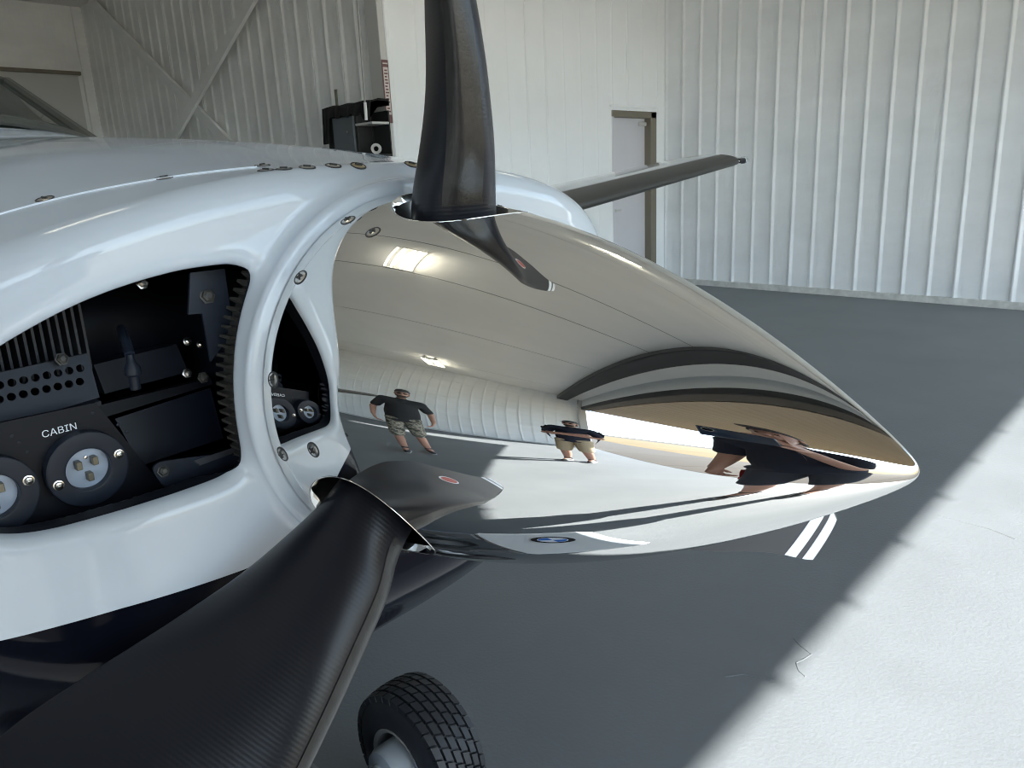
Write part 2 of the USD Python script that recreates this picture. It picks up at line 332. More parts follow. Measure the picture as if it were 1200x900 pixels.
# tail bay: ribbed side walls with cross bracing, rear wall
wt = setting('wall_tail_left', 'shaded ribbed wall behind the wing, with crossed braces')
panel_wall(wt, (XR, YT), (XB - .15, YT), (0, -1.), 0, CEIL + .06, .235, .05, .012, M['wallrear'], 100)
part(wt, 'wall_backing', box((XR - .1, YT + .03, -.1), (XB - .1, YT + .15, 4.2)), M['wallrear'])
def brace(x0, z0, x1, z1, off):
    p0, p1 = np.array([x0, YT - off, z0]), np.array([x1, YT - off, z1]); t = (p1 - p0) / np.linalg.norm(p1 - p0); w = np.cross(t, [0, 1., 0])
    part(wt, 'cross_brace', prism([(0, -.06), (np.linalg.norm(p1 - p0), -.06), (np.linalg.norm(p1 - p0), .06), (0, .06)], p0, t, w, .04), M['wallrear'])
brace(-11.4, 4.04, -6.2, 0.83, .05); brace(-5.9, 3.91, -11.6, .97, .09)
wt2 = setting('wall_tail_right'); panel_wall(wt2, (XB - .15, -YT), (XR, -YT), (0, 1.), 0, CEIL + .06, .235, .05, .022, M['wallrear'], 160)
part(wt2, 'wall_backing', box((XR - .1, -YT - .15, -.1), (XB - .1, -YT - .03, 4.2)), M['wallrear'])
wr = setting('wall_rear', 'far rear wall of the tail bay')
for i in range(7):
    y0, y1 = -YT + i * 8 / 7, -YT + (i + 1) * 8 / 7
    part(wr, 'wall_panel', box((XR - .05, y0 + .002, 0), (XR + .003 * (i % 2), y1 - .002, CEIL + .06), .002), M['wallrear'])
part(wr, 'wall_backing', box((XR - .2, -YT - .2, -.1), (XR - .05, YT + .2, 4.2)), M['wallrear'])
part(wr, 'corner_trim', box((XR, 3.86, 0), (XR + .04, 3.99, CEIL), .01), M['wallrear'])
d2 = setting('door_2', 'flush pale panel with a dark top edge on the far rear wall')
part(d2, 'door_leaf', box((XR, 2.0, 0.02), (XR + .035, 3.80, 3.15), .004), M['grey_trim'])
part(d2, 'head_trim', box((XR, 1.96, 3.15), (XR + .06, 3.84, 3.20), .004), M['jamb'])
wbr = setting('wall_back_right'); panel_wall(wbr, (XB, YR), (XB, -YT), I, 0, CEIL + .06, .26, .05, .022, M['wall'], 220)
part(wbr, 'wall_backing', box((XB - .16, YR - .2, -.1), (XB - .03, -YT, 4.2)), M['wall'])
wrt = setting('wall_right', 'ribbed white wall on the other side of the bay'); panel_wall(wrt, (XF + .05, YR), (XB, YR), (0, 1.), 0, CEIL + .06, .2535, .045, .008, M['wall'], 260)
part(wrt, 'wall_backing', box((XB - .1, YR - .16, -.1), (XF + .1, YR - .03, 4.2)), M['wall'])
for zz in (.06, 1.25, 2.35, 3.45):
    part(wrt, 'wall_girt', box((XB, YR + .0, zz - .03), (XF, YR + .028, zz + .008), .003), M['wall'] if zz > .1 else M['base'])
# door head: two dark beams with a pale soffit between, and the tan door leaf swung up level outside
t1 = setting('trim_1', 'dark steel beams over the hangar opening')
part(t1, 'beam', box((.78, YR, 3.74), (1.00, 8.1, 3.99), .02), M['steel'])
part(t1, 'beam', box((1.26, YR, 3.18), (1.44, 8.0, 3.42), .02), M['steel'])
part(t1, 'soffit', box((.98, YR, 3.98), (1.5, 8.1, CEIL + .06)), M['ceil'])
part(t1, 'head_wall', box((1.28, YR, 3.40), (1.42, 8.1, 4.05)), M['wall'])
part(t1, 'jamb_post', box((1.20, YR - .05, 0), (1.36, YR + .10, 4.0), .01), M['grey_trim'])
part(t1, 'jamb_post', box((1.20, 7.85, 0), (1.36, 8.05, 4.0), .01), M['grey_trim'])
d3 = setting('door_3', 'tan ribbed hangar door swung up level outside the opening')
n = 56
for i in range(n):
    y0, y1 = -6.5 + 14.4 * i / n, -6.5 + 14.4 * (i + 1) / n; L = y1 - y0
    s = [0, .25, .32, .42, .58, .68, .75, 1]; h = [0, 0, .007, .010, .010, .007, 0, 0]
    P = [(y0 + L * a, 3.20 - b) for a, b in zip(s, h)] + [(y1, 3.24), (y0, 3.24)]
    part(d3, 'door_panel', rings_mesh([[(xx - (.016 * (a - 1) if xx > 2 else 0), a, b) for a, b in P] for xx in (1.46, 4.29)]), M['brown'], smooth=False)
part(d3, 'door_skin', prism([(1.44, -6.5), (4.41, -6.5), (4.18, 7.9), (1.44, 7.9)], (0, 0, 3.24), (1, 0, 0), (0, 1, 0), .06), M['brown'])
part(d3, 'shadow_edge_angle', prism([(4.41, -6.5), (4.45, -6.5), (4.22, 7.9), (4.18, 7.9)], (0, 0, 3.175), (1, 0, 0), (0, 1, 0), .125), M['brown'])  # added strip, skewed with the door edge to set the floor's shadow line
for i in range(26): part(d3, 'shadow_tab', box((4.32 - .016 * (i * .55 - 7.2), -6.2 + i * .55, 3.19), (4.375 - .016 * (i * .55 - 7.2), -6.15 + i * .55, 3.30), .004), M['brown'])  # tabs added to cast teeth along the shadow edge on the floor
for yy in (-6.5, -.8, 7.82):
    part(d3, 'stay_rod', tube([(1.35, yy + .04, 3.98), (3.6, yy + .04, 3.32)], .02, 8), M['steel'])
# outside: apron, dry grass, road, low hills
def slab_joints(name, x0, x1, y0, y1, pitch, mat):
    path = setting(name, 'dark asphalt apron outside the hangar'); nx, ny = int(round((x1 - x0) / pitch)), int((y1 - y0) / pitch)
    for i in range(nx):
        for j in range(ny):
            part(path, 'concrete_slab', box((x0 + i * pitch + .006, y0 + j * pitch + .006, -.15), (x0 + (i + 1) * pitch - .006, y0 + (j + 1) * pitch - .006, 0), .004), mat)
slab_joints('apron', 1.45, 4.05, -32, 18.5, 2.6, M['apron'])
struct('ground', box((-300, -400, -.6), (400, 400, -.06)), M['apron'])
def sheet(x0, x1, y0, y1, z0, mat, name, label, cat):
    solo(name, box((x0, y0, z0 - .03), (x1, y1, z0)), mat, label, cat, kind='stuff')
sheet(4.06, 300, -260, 80, -.004, M['grass'], 'grass', 'dry golden grass beyond the dark apron', 'grass')
gx = np.linspace(-500, 700, 121); gy = np.linspace(0, 200, 9); V = []
for yy in gy:
    for xx in gx:
        V.append((xx, -520 - yy, -1 + (16 * meshkit.fbm(np.array([xx / 130., 3.3, 1.1]), 4, 5) + 4) * math.sin(math.pi * yy / 200)))
F_ = [(j * 121 + i, j * 121 + i + 1, (j + 1) * 121 + i + 1, (j + 1) * 121 + i) for j in range(8) for i in range(120)]
struct('hills', (np.array(V), np.array(F_)), M['hill'])
# ceiling lights: five bright lamps in a shallow white housing each
for i, (cx, cy, lb) in enumerate(((-1.66, -.40, 'five-lamp ceiling light straight over the propeller'), (-1.72, -5.35, 'five-lamp ceiling light close to the right wall'), (-1.9, 4.35, 'five-lamp ceiling light over the left wing'))):
    t = thing('ceiling_light', lb, 'ceiling light', (cx, cy, CEIL), group='ceiling lights of the hangar')
    for dx in (-.12, .10): part(t, 'housing', box((cx + dx - .02, cy - .38, CEIL - .09), (cx + dx + .02, cy + .38, CEIL - .002), .008), M['grey_trim'])
    for k, dx in enumerate((-.17, -.085, .045, .11, .175)):
        part(t, 'lamp', cyl((cx + dx, cy - .33, CEIL - .15), (cx + dx, cy + .33, CEIL - .15), .012, 10), M['lamp'])
    for yy in (-.36, .36): part(t, 'lamp_holder', box((cx - .18, cy + yy - .012, CEIL - .17), (cx + .18, cy + yy + .012, CEIL - .085), .004), M['grey_trim'])
# ------------------------------------------------------------------ the airplane (hub-local coordinates, +x forward, raised by H)
air = thing('airplane', 'white single-engine propeller airplane with polished spinner and black blades', 'airplane')
UP = np.array([0, 0, H])
def apart(name, mesh, mat, parent=air, smooth=35, label=None, normals=None, kind=None):
    v, f = arr(mesh); return part(parent, name, (v + UP, f), mat, smooth, label, kind, normals)
# --- spinner: analytic body of revolution, so that its mirror is exact
SL, SR, SX = 0.38442621, 0.16859057, -0.06106983
K1, K2, K3 = 0.17694557, 3.08270229, -3.13142818; K4 = 1 - K1 - K2 - K3
def s_r(x):
    u = (SL - x) / (SL - SX); return SR * np.sqrt(np.maximum(u * (K1 + K2 * u + K3 * u**2 + K4 * u**3), 0))
def s_n(P):
    u = (SL - P[:, 0]) / (SL - SX); dd = SR**2 * (K1 + 2 * K2 * u + 3 * K3 * u * u + 4 * K4 * u**3) * (-1 / (SL - SX))
    n = np.stack([-dd, 2 * P[:, 1], 2 * P[:, 2]], 1); return n / np.linalg.norm(n, axis=1, keepdims=True)
BLADES = [91.0, 217.0, 330.5]
def b_axes(phi):
    a = math.radians(phi); return np.array([0, math.cos(a), math.sin(a)]), np.array([0, -math.sin(a), math.cos(a)])
HOLE_R, HOLE_X = 0.0585, 0.009
def clip(v, f, s):
    """the part of the mesh where the scalar s at its vertices is above 0, cut along s = 0; also returns (a, b, t) for every vertex"""
    v, f, s = np.asarray(v, float), np.asarray(f), np.asarray(s, float); pos = s > 0; cnt = pos[f].sum(1)
    out = [f[cnt == 3]]; nv = list(range(len(v))); ea, eb, et = list(range(len(v))), list(range(len(v))), [0.0] * len(v); em = {}
    def edge(a, b):
        k = (min(a, b), max(a, b))
        if k not in em:
            em[k] = len(ea); ea.append(k[0]); eb.append(k[1]); et.append(s[k[0]] / (s[k[0]] - s[k[1]]))
        return em[k]
    extra = []
    for tri in f[(cnt == 1) | (cnt == 2)]:
        for r in range(3):
            a, b, c = tri[r], tri[(r + 1) % 3], tri[(r + 2) % 3]
            if pos[a] and not pos[b] and not pos[c]: extra.append((a, edge(a, b), edge(a, c))); break
            if not pos[a] and pos[b] and pos[c]:
                p, q = edge(a, b), edge(a, c); extra += [(p, b, c), (p, c, q)]; break
    if extra: out.append(np.array(extra))
    ff = np.vstack(out); ea, eb, et = np.array(ea), np.array(eb), np.array(et)[:, None]
    vv = v[ea] * (1 - et) + v[eb] * et
    keep, inv = np.unique(ff, return_inverse=True); return vv[keep], inv.reshape(-1, 3)
def hole_s(P):
    s = np.full(len(P), 1.0)
    for phi in BLADES:
        er, et = b_axes(phi); d = np.hypot(P[:, 0] - HOLE_X, P @ et); s = np.where(P @ er > 0, np.minimum(s, d - HOLE_R), s)
    return s
tt = 1 - np.linspace(1, 0, 150)**2; xs = SX + (SL - SX) * tt; nth = 420; th = np.linspace(0, 2 * np.pi, nth, endpoint=False)
r_ = s_r(xs); V = np.stack([np.repeat(xs, nth), np.outer(r_, np.cos(th)).ravel(), np.outer(r_, np.sin(th)).ravel()], 1)[: (len(xs) - 1) * nth]
V = np.vstack([V, [SL, 0, 0]]); j = np.arange(nth); jn = (j + 1) % nth; F_ = []
for i in range(len(xs) - 2):
    a, b = i * nth, (i + 1) * nth; F_ += [np.stack([a + j, a + jn, b + jn], 1), np.stack([a + j, b + jn, b + j], 1)]
F_.append(np.stack([(len(xs) - 2) * nth + j, (len(xs) - 2) * nth + jn, np.full(nth, len(V) - 1)], 1)); F_ = np.vstack(F_)
v, f = clip(V, F_, hole_s(V))
rr = np.hypot(v[:, 1], v[:, 2]); k = s_r(v[:, 0]) / np.maximum(rr, 1e-9); v[:, 1:] *= np.where(rr > 1e-6, k, 1)[:, None]
nn = s_n(v); tri = np.cross(v[f[:, 1]] - v[f[:, 0]], v[f[:, 2]] - v[f[:, 0]])
if (tri * nn[f[:, 0]]).sum() < 0: f = f[:, ::-1]
spinner = apart('spinner', (v, f), M['chrome'], normals=nn, label='mirror-polished metal spinner cone')
vi = v - nn * .0025; vi[:, 0] = np.maximum(vi[:, 0], SX)
apart('inner_shell', (vi, f[:, ::-1]), M['slot'], spinner, normals=-nn)
apart('back_plate', lathe((SX, 0, 0), (1, 0, 0), [(0, .03), (0, .160), (.001, .1655), (.005, .1655), (.007, .150)], 96), M['steelbright'], spinner)
for phi in BLADES:                     # rolled lip round each blade opening
    er, et = b_axes(phi); q = np.linspace(0, 2 * np.pi, 97)[:-1]
    xx = HOLE_X + HOLE_R * np.cos(q); cc = HOLE_R * np.sin(q); R0 = s_r(np.clip(xx, SX, SL)); hh = np.sqrt(np.maximum(R0**2 - cc**2, .0))
    base = np.stack([xx, 0 * xx, 0 * xx], 1) + np.outer(hh, er) + np.outer(cc, et)
    inw = np.stack([-np.cos(q), 0 * q, 0 * q], 1) - np.outer(np.sin(q), et)
    rings = np.stack([base + s_n(base) * .0002, base + s_n(base) * .0006 + inw * .0006, base + s_n(base) * .0002 + inw * .0016, base - s_n(base) * .006 + inw * .0022, base - s_n(base) * .006], 1)
    kk = 5; vv = rings.reshape(-1, 3); ff = []
    for i in range(96):
        for a in range(kk):
            p, q2, r2, s2 = i * kk + a, i * kk + (a + 1) % kk, ((i + 1) % 96) * kk + (a + 1) % kk, ((i + 1) % 96) * kk + a; ff.append((p, q2, r2, s2))
    mm = trimesh.Trimesh(*arr((vv, np.array(ff))), process=False)
    if mm.volume < 0: mm.invert()
    apart('opening_lip', mm, M['chrome'], spinner, smooth=60)
def fastener(c, n, r, parent, name, mat, slot_dir=0.3, cross=False, head=.35):
    c, n = np.asarray(c, float), np.asarray(n, float) / np.linalg.norm(n); a, b, _ = frame_of(n)
    apart(name, cat_(lathe(c - n * .001, n, [(0, r * 1.02), (.0012, r), (.0012 + r * head * .6, r * .78), (.0012 + r * head, r * .45), (.0012 + r * head, .0001)], 20)), mat, parent)
    p = '/World'; s = math.cos(slot_dir) * a + math.sin(slot_dir) * b; w = np.cross(n, s); top = c + n * (.0007 + r * head)
    sl = lambda s, w: trimesh.convex.convex_hull(np.array([top + s * i * r * .55 + w * j_ * r * .09 + n * h_ for i in (-1, 1) for j_ in (-1, 1) for h_ in (-.001, .0006)]))
    return cat_(sl(s, w), sl(w, s)) if cross else sl(s, w)
slots = []; rings = []
for k3 in range(3):
    for ang, xx in ((117.4, -.05), (140.3, -.049), (169.9, -.048), (191.9, -.05), (120.8, -.008), (187.9, -.006)):
        a = math.radians(ang + 120 * k3); P = np.array([[xx, 0, 0]]); r0 = s_r(np.array([xx]))[0]; P = np.array([[xx, r0 * math.cos(a), r0 * math.sin(a)]])
        n0 = s_n(P)[0]; rings.append(lathe(P[0] - n0 * .001, n0, [(0, .0068), (.0012, .0068), (.0013, .0056)], 20))
        slots.append(fastener(P[0], n0, .0056, spinner, 'screw', M['steelbright'], ang, cross=True, head=.18))
for q_ in slots: apart('screw_slot', q_, M['slot'], spinner, smooth=False)
for q_ in rings: apart('screw_washer', q_, M['slot'], spinner)
# --- blades
BR = np.array([.06, .10, .13, .16, .20, .24, .30, .36, .42, .50, .60, .70, .80, .88, .94, .985, 1.02])
BT = np.array([.074, .074, .074, .073, .066, .058, .047, .040, .034, .028, .023, .018, .014, .011, .009, .007, .006])
BB = np.array([64, 64, 64, 64, 63, 61, 57, 50, 42, 32, 25.5, 21, 18.5, 17, 16, 15, 14.5])
BL = np.array([.037, .037, .037, .040, .055, .063, .073, .080, .085, .088, .090, .088, .080, .070, .060, .050, .040])   # leading edge offset from the axis
BC = BL + np.array([.037, .037, .037, .038, .047, .058, .079, .100, .117, .124, .105, .085, .068, .060, .057, .054, .050])
from scipy.interpolate import PchipInterpolator as PC
fc, ft, fb, fl = PC(BR, BC), PC(BR, BT), PC(BR, BB), PC(BR, BL)
def section(r, n=48, grow=0.0, u0=0.0, u1=1.0):
    """closed section in (c towards leading edge, t towards front): from the trailing edge over the front face to the leading edge and back"""
    c, t = fc(r), ft(r) + 2 * grow; bl = np.clip((r - .14) / .16, 0, 1); bl = bl * bl * (3 - 2 * bl)
    q = np.linspace(0, 2 * np.pi, n, endpoint=False); u = (1 + np.cos(q)) / 2          # u=1 trailing edge
    th_air = np.sqrt(np.maximum(u, 0)) * (1 - u) * 1.92 + .10 * np.sqrt(np.maximum(u * (1 - u), 0)); th_el = np.sqrt(np.maximum(u * (1 - u), 0))
    h = (th_air * .5 * bl + th_el * (1 - bl)) * t
    up = np.where(np.sin(q) >= 0, h * (1 + .45 * bl), -h * (1 - .45 * bl))
    cc = fl(r) - u * c
    return cc, up
def blade_pt(phi, r, cc, up):
    er, et = b_axes(phi); b = math.radians(fb(r)); ch = math.cos(b) * et + math.sin(b) * np.array([1., 0, 0]); nf = -math.sin(b) * et + math.cos(b) * np.array([1., 0, 0])
    return r * er + np.outer(cc, ch) + np.outer(up, nf)
def blade_mesh(phi, r0, r1, n=70, grow=0.0, ns=48, sweep=True, sel=None, cap=True):
    R = np.linspace(r0, r1, n); out = []
    for r in R:
        cc, up = section(r, ns, grow)
        up = up + grow * np.sign(up)
        if sel is not None: cc, up = cc[sel], up[sel]
        out.append(blade_pt(phi, r, cc, up))
    return out, R
prop_paths = []
for bi, phi in enumerate(BLADES):
    rg, R = blade_mesh(phi, .07, 1.02, 110); mm = rings_mesh(rg)
    ns = 48; uv = np.zeros((len(mm.vertices), 2)); uv[:len(R) * ns, 1] = np.repeat(R, ns); uv[:len(R) * ns, 0] = np.tile(np.linspace(0, 1, ns), len(R)); uv[-2:, 1] = (R[0], R[-1])
    path = numbered(air, 'propeller_blade')
    g = usdkit.mesh(stage, path, trimesh.Trimesh(np.array(mm.vertices) + UP, mm.faces, process=False), M['blade'], smooth=True, uv=uv)
    key(g.GetPrim(), label=('black composite propeller blade standing straight up', 'black composite propeller blade slanting down towards the lower left, nearest the camera', 'black composite propeller blade pointing away, white stripes at its tip')[bi])
    for r0, r1 in ((.888, .938), (.968, 1.016)):
        rg, _ = blade_mesh(phi, r0, r1, 8, grow=.0004); apart('tip_stripe', rings_mesh(rg), M['tape'], path)
    sel = np.r_[21:29]
    rg, _ = blade_mesh(phi, R[10], R[-1], 100, grow=.0008, sel=sel); rg2, _ = blade_mesh(phi, R[10], R[-1], 100, grow=-.0005, sel=sel[::-1])
    apart('erosion_strip', rings_mesh(np.concatenate([rg, rg2], 1)), M['nickel'], path, smooth=50)
    er, et = b_axes(phi); rc = .505; b = math.radians(fb(rc)); ch = math.cos(b) * et + math.sin(b) * np.array([1., 0, 0])
    def on_face(dr, dc, lift):
        r = rc + dr; cc, up = section(r, 400); top = slice(0, 200); cq = -.028 + dc
        hgt = np.interp(cq, cc[top], up[top]) + lift; return blade_pt(phi, r, np.array([cq]), np.array([hgt]))[0]
    def decal(a0, a1, mat, lift, name, rin=0.0, clipc=None):
        q = np.linspace(0, 2 * np.pi, 40, endpoint=False); rings = []
        for s in np.linspace(rin, 1, 5): rings.append([on_face(a0 * s * math.cos(t), a1 * s * math.sin(t), lift) for t in q])
        rings.insert(0, [on_face(a0 * rin * math.cos(t), a1 * rin * math.sin(t), lift - .0004) for t in q]); rings.append([on_face(a0 * math.cos(t), a1 * math.sin(t), lift - .0004) for t in q])
        apart(name, rings_mesh(rings), mat, path)
    decal(.037, .021, M['tape'], .0006, 'decal_border'); decal(.032, .0165, M['red'], .0010, 'decal')
    apart('blade_boot', lathe(er * .06 + np.array([0, 0, 0]), er, [(0, .044), (.05, .044), (.055, .041)], 40), M['black'], path)
apart('hub', cat_(lathe((-.05, 0, 0), (1, 0, 0), [(0, .05), (.02, .075), (.08, .075), (.12, .045), (.16, .03)], 40)), M['slot'])
# --- cowling: an implicit shape, meshed by surface nets
fx = np.array([-1.6, -1.2, -.8, -.4, -.2, -.12, -.06, .0])
c_top = PC(fx, [.318, .295, .268, .233, .2075, .1985, .194, .19]); c_bot = PC(fx, [-.60, -.60, -.57, -.475, -.345, -.275, -.215, -.17])
c_w = PC(fx, [.60, .59, .575, .525, .458, .418, .388, .36]); c_z = PC(fx, [-.04, -.03, -.01, .02, .025, .025, .025, .025])
def smax(a, b, k): h = np.maximum(k - np.abs(a - b), 0) / k; return np.maximum(a, b) + h * h * k * .25
def face_x(y): return -.080 - 1.15 * np.maximum(np.abs(y) - .16, 0)**2
def body(x, y, z):
    top, bot, w, zc = c_top(x), c_bot(x), c_w(x), c_z(x); up = z > zc
    h = np.where(up, top - zc, zc - bot); n = np.where(up, 2.15, 2.5); a = np.abs(y) / w; b = np.abs(z - zc) / h
    q = (a**n + b**n + 1e-9)**(1 / n)
    gn = np.sqrt((a**(n - 1) / w)**2 + (b**(n - 1) / h)**2 + 1e-9) / np.maximum(q**(n - 1), 1e-6)
    return (q - 1) / gn
def poly_smooth(P, it=3):
    P = np.asarray(P, float)
    for _ in range(it): Q = np.roll(P, -1, 0); P = np.stack([.75 * P + .25 * Q, .25 * P + .75 * Q], 1).reshape(-1, 2)
    return P
INLET = poly_smooth([(.150, .108), (.156, .119), (.172, .1205), (.215, .119), (.275, .105), (.33, .078), (.370, .050), (.390, .020), (.393, -.014), (.378, -.045), (.345, -.066), (.275, -.061), (.215, -.056), (.190, -.053), (.180, -.040), (.1785, .0), (.172, .05), (.160, .088)], 3)
gy_, gz_ = np.arange(0, .70, .003), np.arange(-.66, .40, .003)
def poly_sdf(P, Y, Z):
    A, B = P, np.roll(P, -1, 0); d = np.full(Y.shape, 9.0); ins = np.zeros(Y.shape, bool)
    for (ay, az), (by, bz) in zip(A, B):
        ey, ez = by - ay, bz - az; t = np.clip(((Y - ay) * ey + (Z - az) * ez) / (ey * ey + ez * ez), 0, 1)
        d = np.minimum(d, np.hypot(Y - ay - t * ey, Z - az - t * ez)); c = (az > Z) != (bz > Z)
        if az != bz: ins ^= c & (Y < (by - ay) * (Z - az) / (bz - az) + ay)
    return np.where(ins, -d, d)
SD2 = poly_sdf(INLET, *np.meshgrid(gy_, gz_, indexing='ij'))
from scipy.ndimage import gaussian_filter
SD2 = gaussian_filter(SD2, 1.6)
def inlet(y, z): return map_coordinates(SD2, [np.abs(y) / .003, (z + .66) / .003], order=1, mode='nearest')
def cowl_F(x, y, z):
    bd = body(x, y, z); f = smax(bd, x - face_x(y), .024)
    p = inlet(y, z); f = smax(f, -np.where(x > -.16, p, .2), .018)           # cooling inlets
    tw = np.clip((np.hypot(y, z) - .184) / .04, 0, 1); tw = .010 + .024 * tw * tw * (3 - 2 * tw)
    f = np.maximum(f, -np.maximum(np.maximum(bd + .014, x - face_x(y) + tw), -1.3 - x))   # hollow behind the lip
    r = np.hypot(y, z); a, b = np.abs(x + .0757) - .0072, np.abs(r - .1690) - .0066      # rounded ring right behind the spinner's edge
    ring = np.hypot(np.maximum(a, 0), np.maximum(b, 0)) + np.minimum(np.maximum(a, b), 0) - .0055
    f = -smax(-f, -ring, .012)
    return smax(f, -(r - .158), .003)                               # clears the propeller shaft
def surface_net(F, lo, hi, h):
    X, Y, Z = [np.arange(a, b + h, h) for a, b in zip(lo, hi)]; n = (len(X), len(Y), len(Z)); G = np.empty(n, np.float32)
    yy, zz = np.meshgrid(Y, Z, indexing='ij')
    for i in range(0, n[0]):
        G[i] = F(np.float64(X[i]), yy, zz)
    S = G < 0; c = np.zeros((n[0] - 1, n[1] - 1, n[2] - 1), np.int8)
    for a in (0, 1):
        for b in (0, 1):
            for d in (0, 1): c += S[a:n[0] - 1 + a, b:n[1] - 1 + b, d:n[2] - 1 + d]
    act = (c > 0) & (c < 8); idx = np.full(act.shape, -1); I = np.argwhere(act); idx[act] = np.arange(len(I))
    acc, num = np.zeros((len(I), 3)), np.zeros(len(I)); corners = [(a, b, d) for a in (0, 1) for b in (0, 1) for d in (0, 1)]
    g = {q: G[I[:, 0] + q[0], I[:, 1] + q[1], I[:, 2] + q[2]].astype(float) for q in corners}
    for q in corners:
        for ax_ in range(3):
            if q[ax_] == 0:
                r = tuple(q[i] + (i == ax_) for i in range(3)); mk = (g[q] < 0) != (g[r] < 0); t = np.where(mk, g[q] / np.where(mk, g[q] - g[r], 1), 0)
                p = np.tile(np.array(q, float), (len(I), 1)); p[:, ax_] += t; acc += p * mk[:, None]; num += mk
    P = np.array([X[0], Y[0], Z[0]]) + h * (I + acc / num[:, None]); Q = []
    for ax_, (u, w) in enumerate(((1, 2), (2, 0), (0, 1))):
        sl0 = [slice(None)] * 3; sl1 = [slice(None)] * 3; sl0[ax_], sl1[ax_] = slice(0, -1), slice(1, None)
        ch = S[tuple(sl0)] != S[tuple(sl1)]; E = np.argwhere(ch); ok = (E[:, u] > 0) & (E[:, w] > 0) & (E[:, u] < n[u] - 1) & (E[:, w] < n[w] - 1); E = E[ok]; ins = S[tuple(E.T)]
        def at(du, dw): e = E.copy(); e[:, u] -= du; e[:, w] -= dw; return idx[tuple(e.T)]
        quad = np.stack([at(1, 1), at(0, 1), at(0, 0), at(1, 0)], 1); quad[~ins] = quad[~ins][:, ::-1]; Q.append(quad)
    Q = np.vstack(Q)
    def grad(P, e=.0015): return np.stack([(F(*(P + np.eye(3)[i] * e).T) - F(*(P - np.eye(3)[i] * e).T)) / (2 * e) for i in range(3)], 1)
    P0 = P.copy()
    for _ in range(4):
        gr = grad(P); st = (F(*P.T) / np.maximum((gr**2).sum(1), .2))[:, None] * gr; P = P - np.clip(st, -h * .5, h * .5)
    dd = P - P0; l = np.linalg.norm(dd, axis=1, keepdims=True); P = P0 + dd * np.minimum(1, h * 1.2 / np.maximum(l, 1e-9))
    return P, np.vstack([Q[:, [0, 1, 2]], Q[:, [0, 2, 3]]]), grad
P1, F1, cgrad = surface_net(cowl_F, (-1.30, -.62, -.63), (-.135, .62, .35), .0056)
P2, F2, cgrad = surface_net(cowl_F, (-.160, -.55, -.40), (-.045, .55, .26), .0027)
P1, F1 = clip(P1, F1, -.145 - P1[:, 0]); P2, F2 = clip(P2, F2, P2[:, 0] + .145)
CP, CFc = np.vstack([P1, P2]), np.vstack([F1, F2 + len(P1)])
def bay_s(P):     # below zero: the black-painted inside
    x, y, z = P.T; p = inlet(y, z)
    a = np.maximum(x - (face_x(y) - .014), p - .008); b = np.maximum(x + .066, np.hypot(y, z) - .164); tw = np.clip((np.hypot(y, z) - .184) / .04, 0, 1); c = np.maximum(x - face_x(y) + .75 * (.010 + .024 * tw * tw * (3 - 2 * tw)), body(x, y, z) + .0085)
    return np.minimum(np.minimum(a, b), c)
def navy_s(P): return P[:, 2] - (-.137 - .10 * np.clip(-P[:, 0] - .1, 0, .6) * 1.0)
sb = bay_s(CP)
vo, fo = clip(CP, CFc, sb); vi_, fi_ = clip(CP, CFc, -sb)
so = navy_s(vo); vu, fu = clip(vo, fo, so); vn, fn = clip(vo, fo, -so)
def nrm_(v): g = cgrad(v); return g / np.maximum(np.linalg.norm(g, axis=1, keepdims=True), 1e-9)
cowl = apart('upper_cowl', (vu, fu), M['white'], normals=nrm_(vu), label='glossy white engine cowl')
lower = apart('lower_cowl', (vn, fn), M['navy'], normals=nrm_(vn), label='dark navy lower cowl')
apart('cowl_lining', (vi_, fi_), M['bay'], cowl, normals=nrm_(vi_))
def surf(p, d, F=cowl_F, n=400, L=1.2):
    p, d = np.asarray(p, float), np.asarray(d, float) / np.linalg.norm(d); ts = np.linspace(0, L, n); f = F(*(p + ts[:, None] * d).T); i = np.argmax(f < 0); a, b = ts[i - 1], ts[i]
    for _ in range(20):
        mth = (a + b) / 2
        if F(*(p + mth * d)[:, None])[0] > 0: a = mth
        else: b = mth
    q = p + a * d; g = cgrad(q[None])[0]; return q, g / np.linalg.norm(g)
# --- fuselage behind the cowl, fin, tailplane
frx = [-1.29, -1.6, -2.1, -2.8, -2.95, -4.2, -5.5, -7.0, -8.3]
ftop, fbot = PC(frx[::-1], [.52, .50, .55, .66, .70, .405, .378, .347, .297]), PC(frx[::-1], [.20, .02, -.22, -.44, -.58, -.62, -.62, -.605, -.60])
fw, fz = PC(frx[::-1], [.05, .16, .36, .54, .64, .65, .64, .61, .592]), PC(frx[::-1], [.36, .27, .15, .08, .04, .0, -.02, -.035, -.035])
def fus_ring(x, n=72, grow=0.0):
    q = np.linspace(0, 2 * np.pi, n, endpoint=False); c, s = np.cos(q), np.sin(q); ex = np.where(s > 0, 2 / 2.25, 2 / 2.4); t_, b_, w_, z_ = ftop(x), fbot(x), fw(x), fz(x)
    return np.stack([np.full(n, x), (w_ + grow) * np.sign(c) * np.abs(c)**ex, z_ + np.where(s > 0, t_ - z_ + grow, z_ - b_ + grow) * np.sign(s) * np.abs(s)**ex], 1)
FX = np.concatenate([np.linspace(-1.29, -3.2, 40), np.linspace(-3.3, -8.3, 30)])
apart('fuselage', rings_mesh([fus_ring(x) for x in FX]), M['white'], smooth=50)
def foil(n=40, t=.14):
    q = np.linspace(0, 2 * np.pi, n, endpoint=False); u = (1 + np.cos(q)) / 2; h = 5 * t * (.2969 * np.sqrt(u) - .126 * u - .3516 * u**2 + .2843 * u**3 - .1036 * u**4); return u, np.where(np.sin(q) >= 0, h * 1.15, -h * .85)
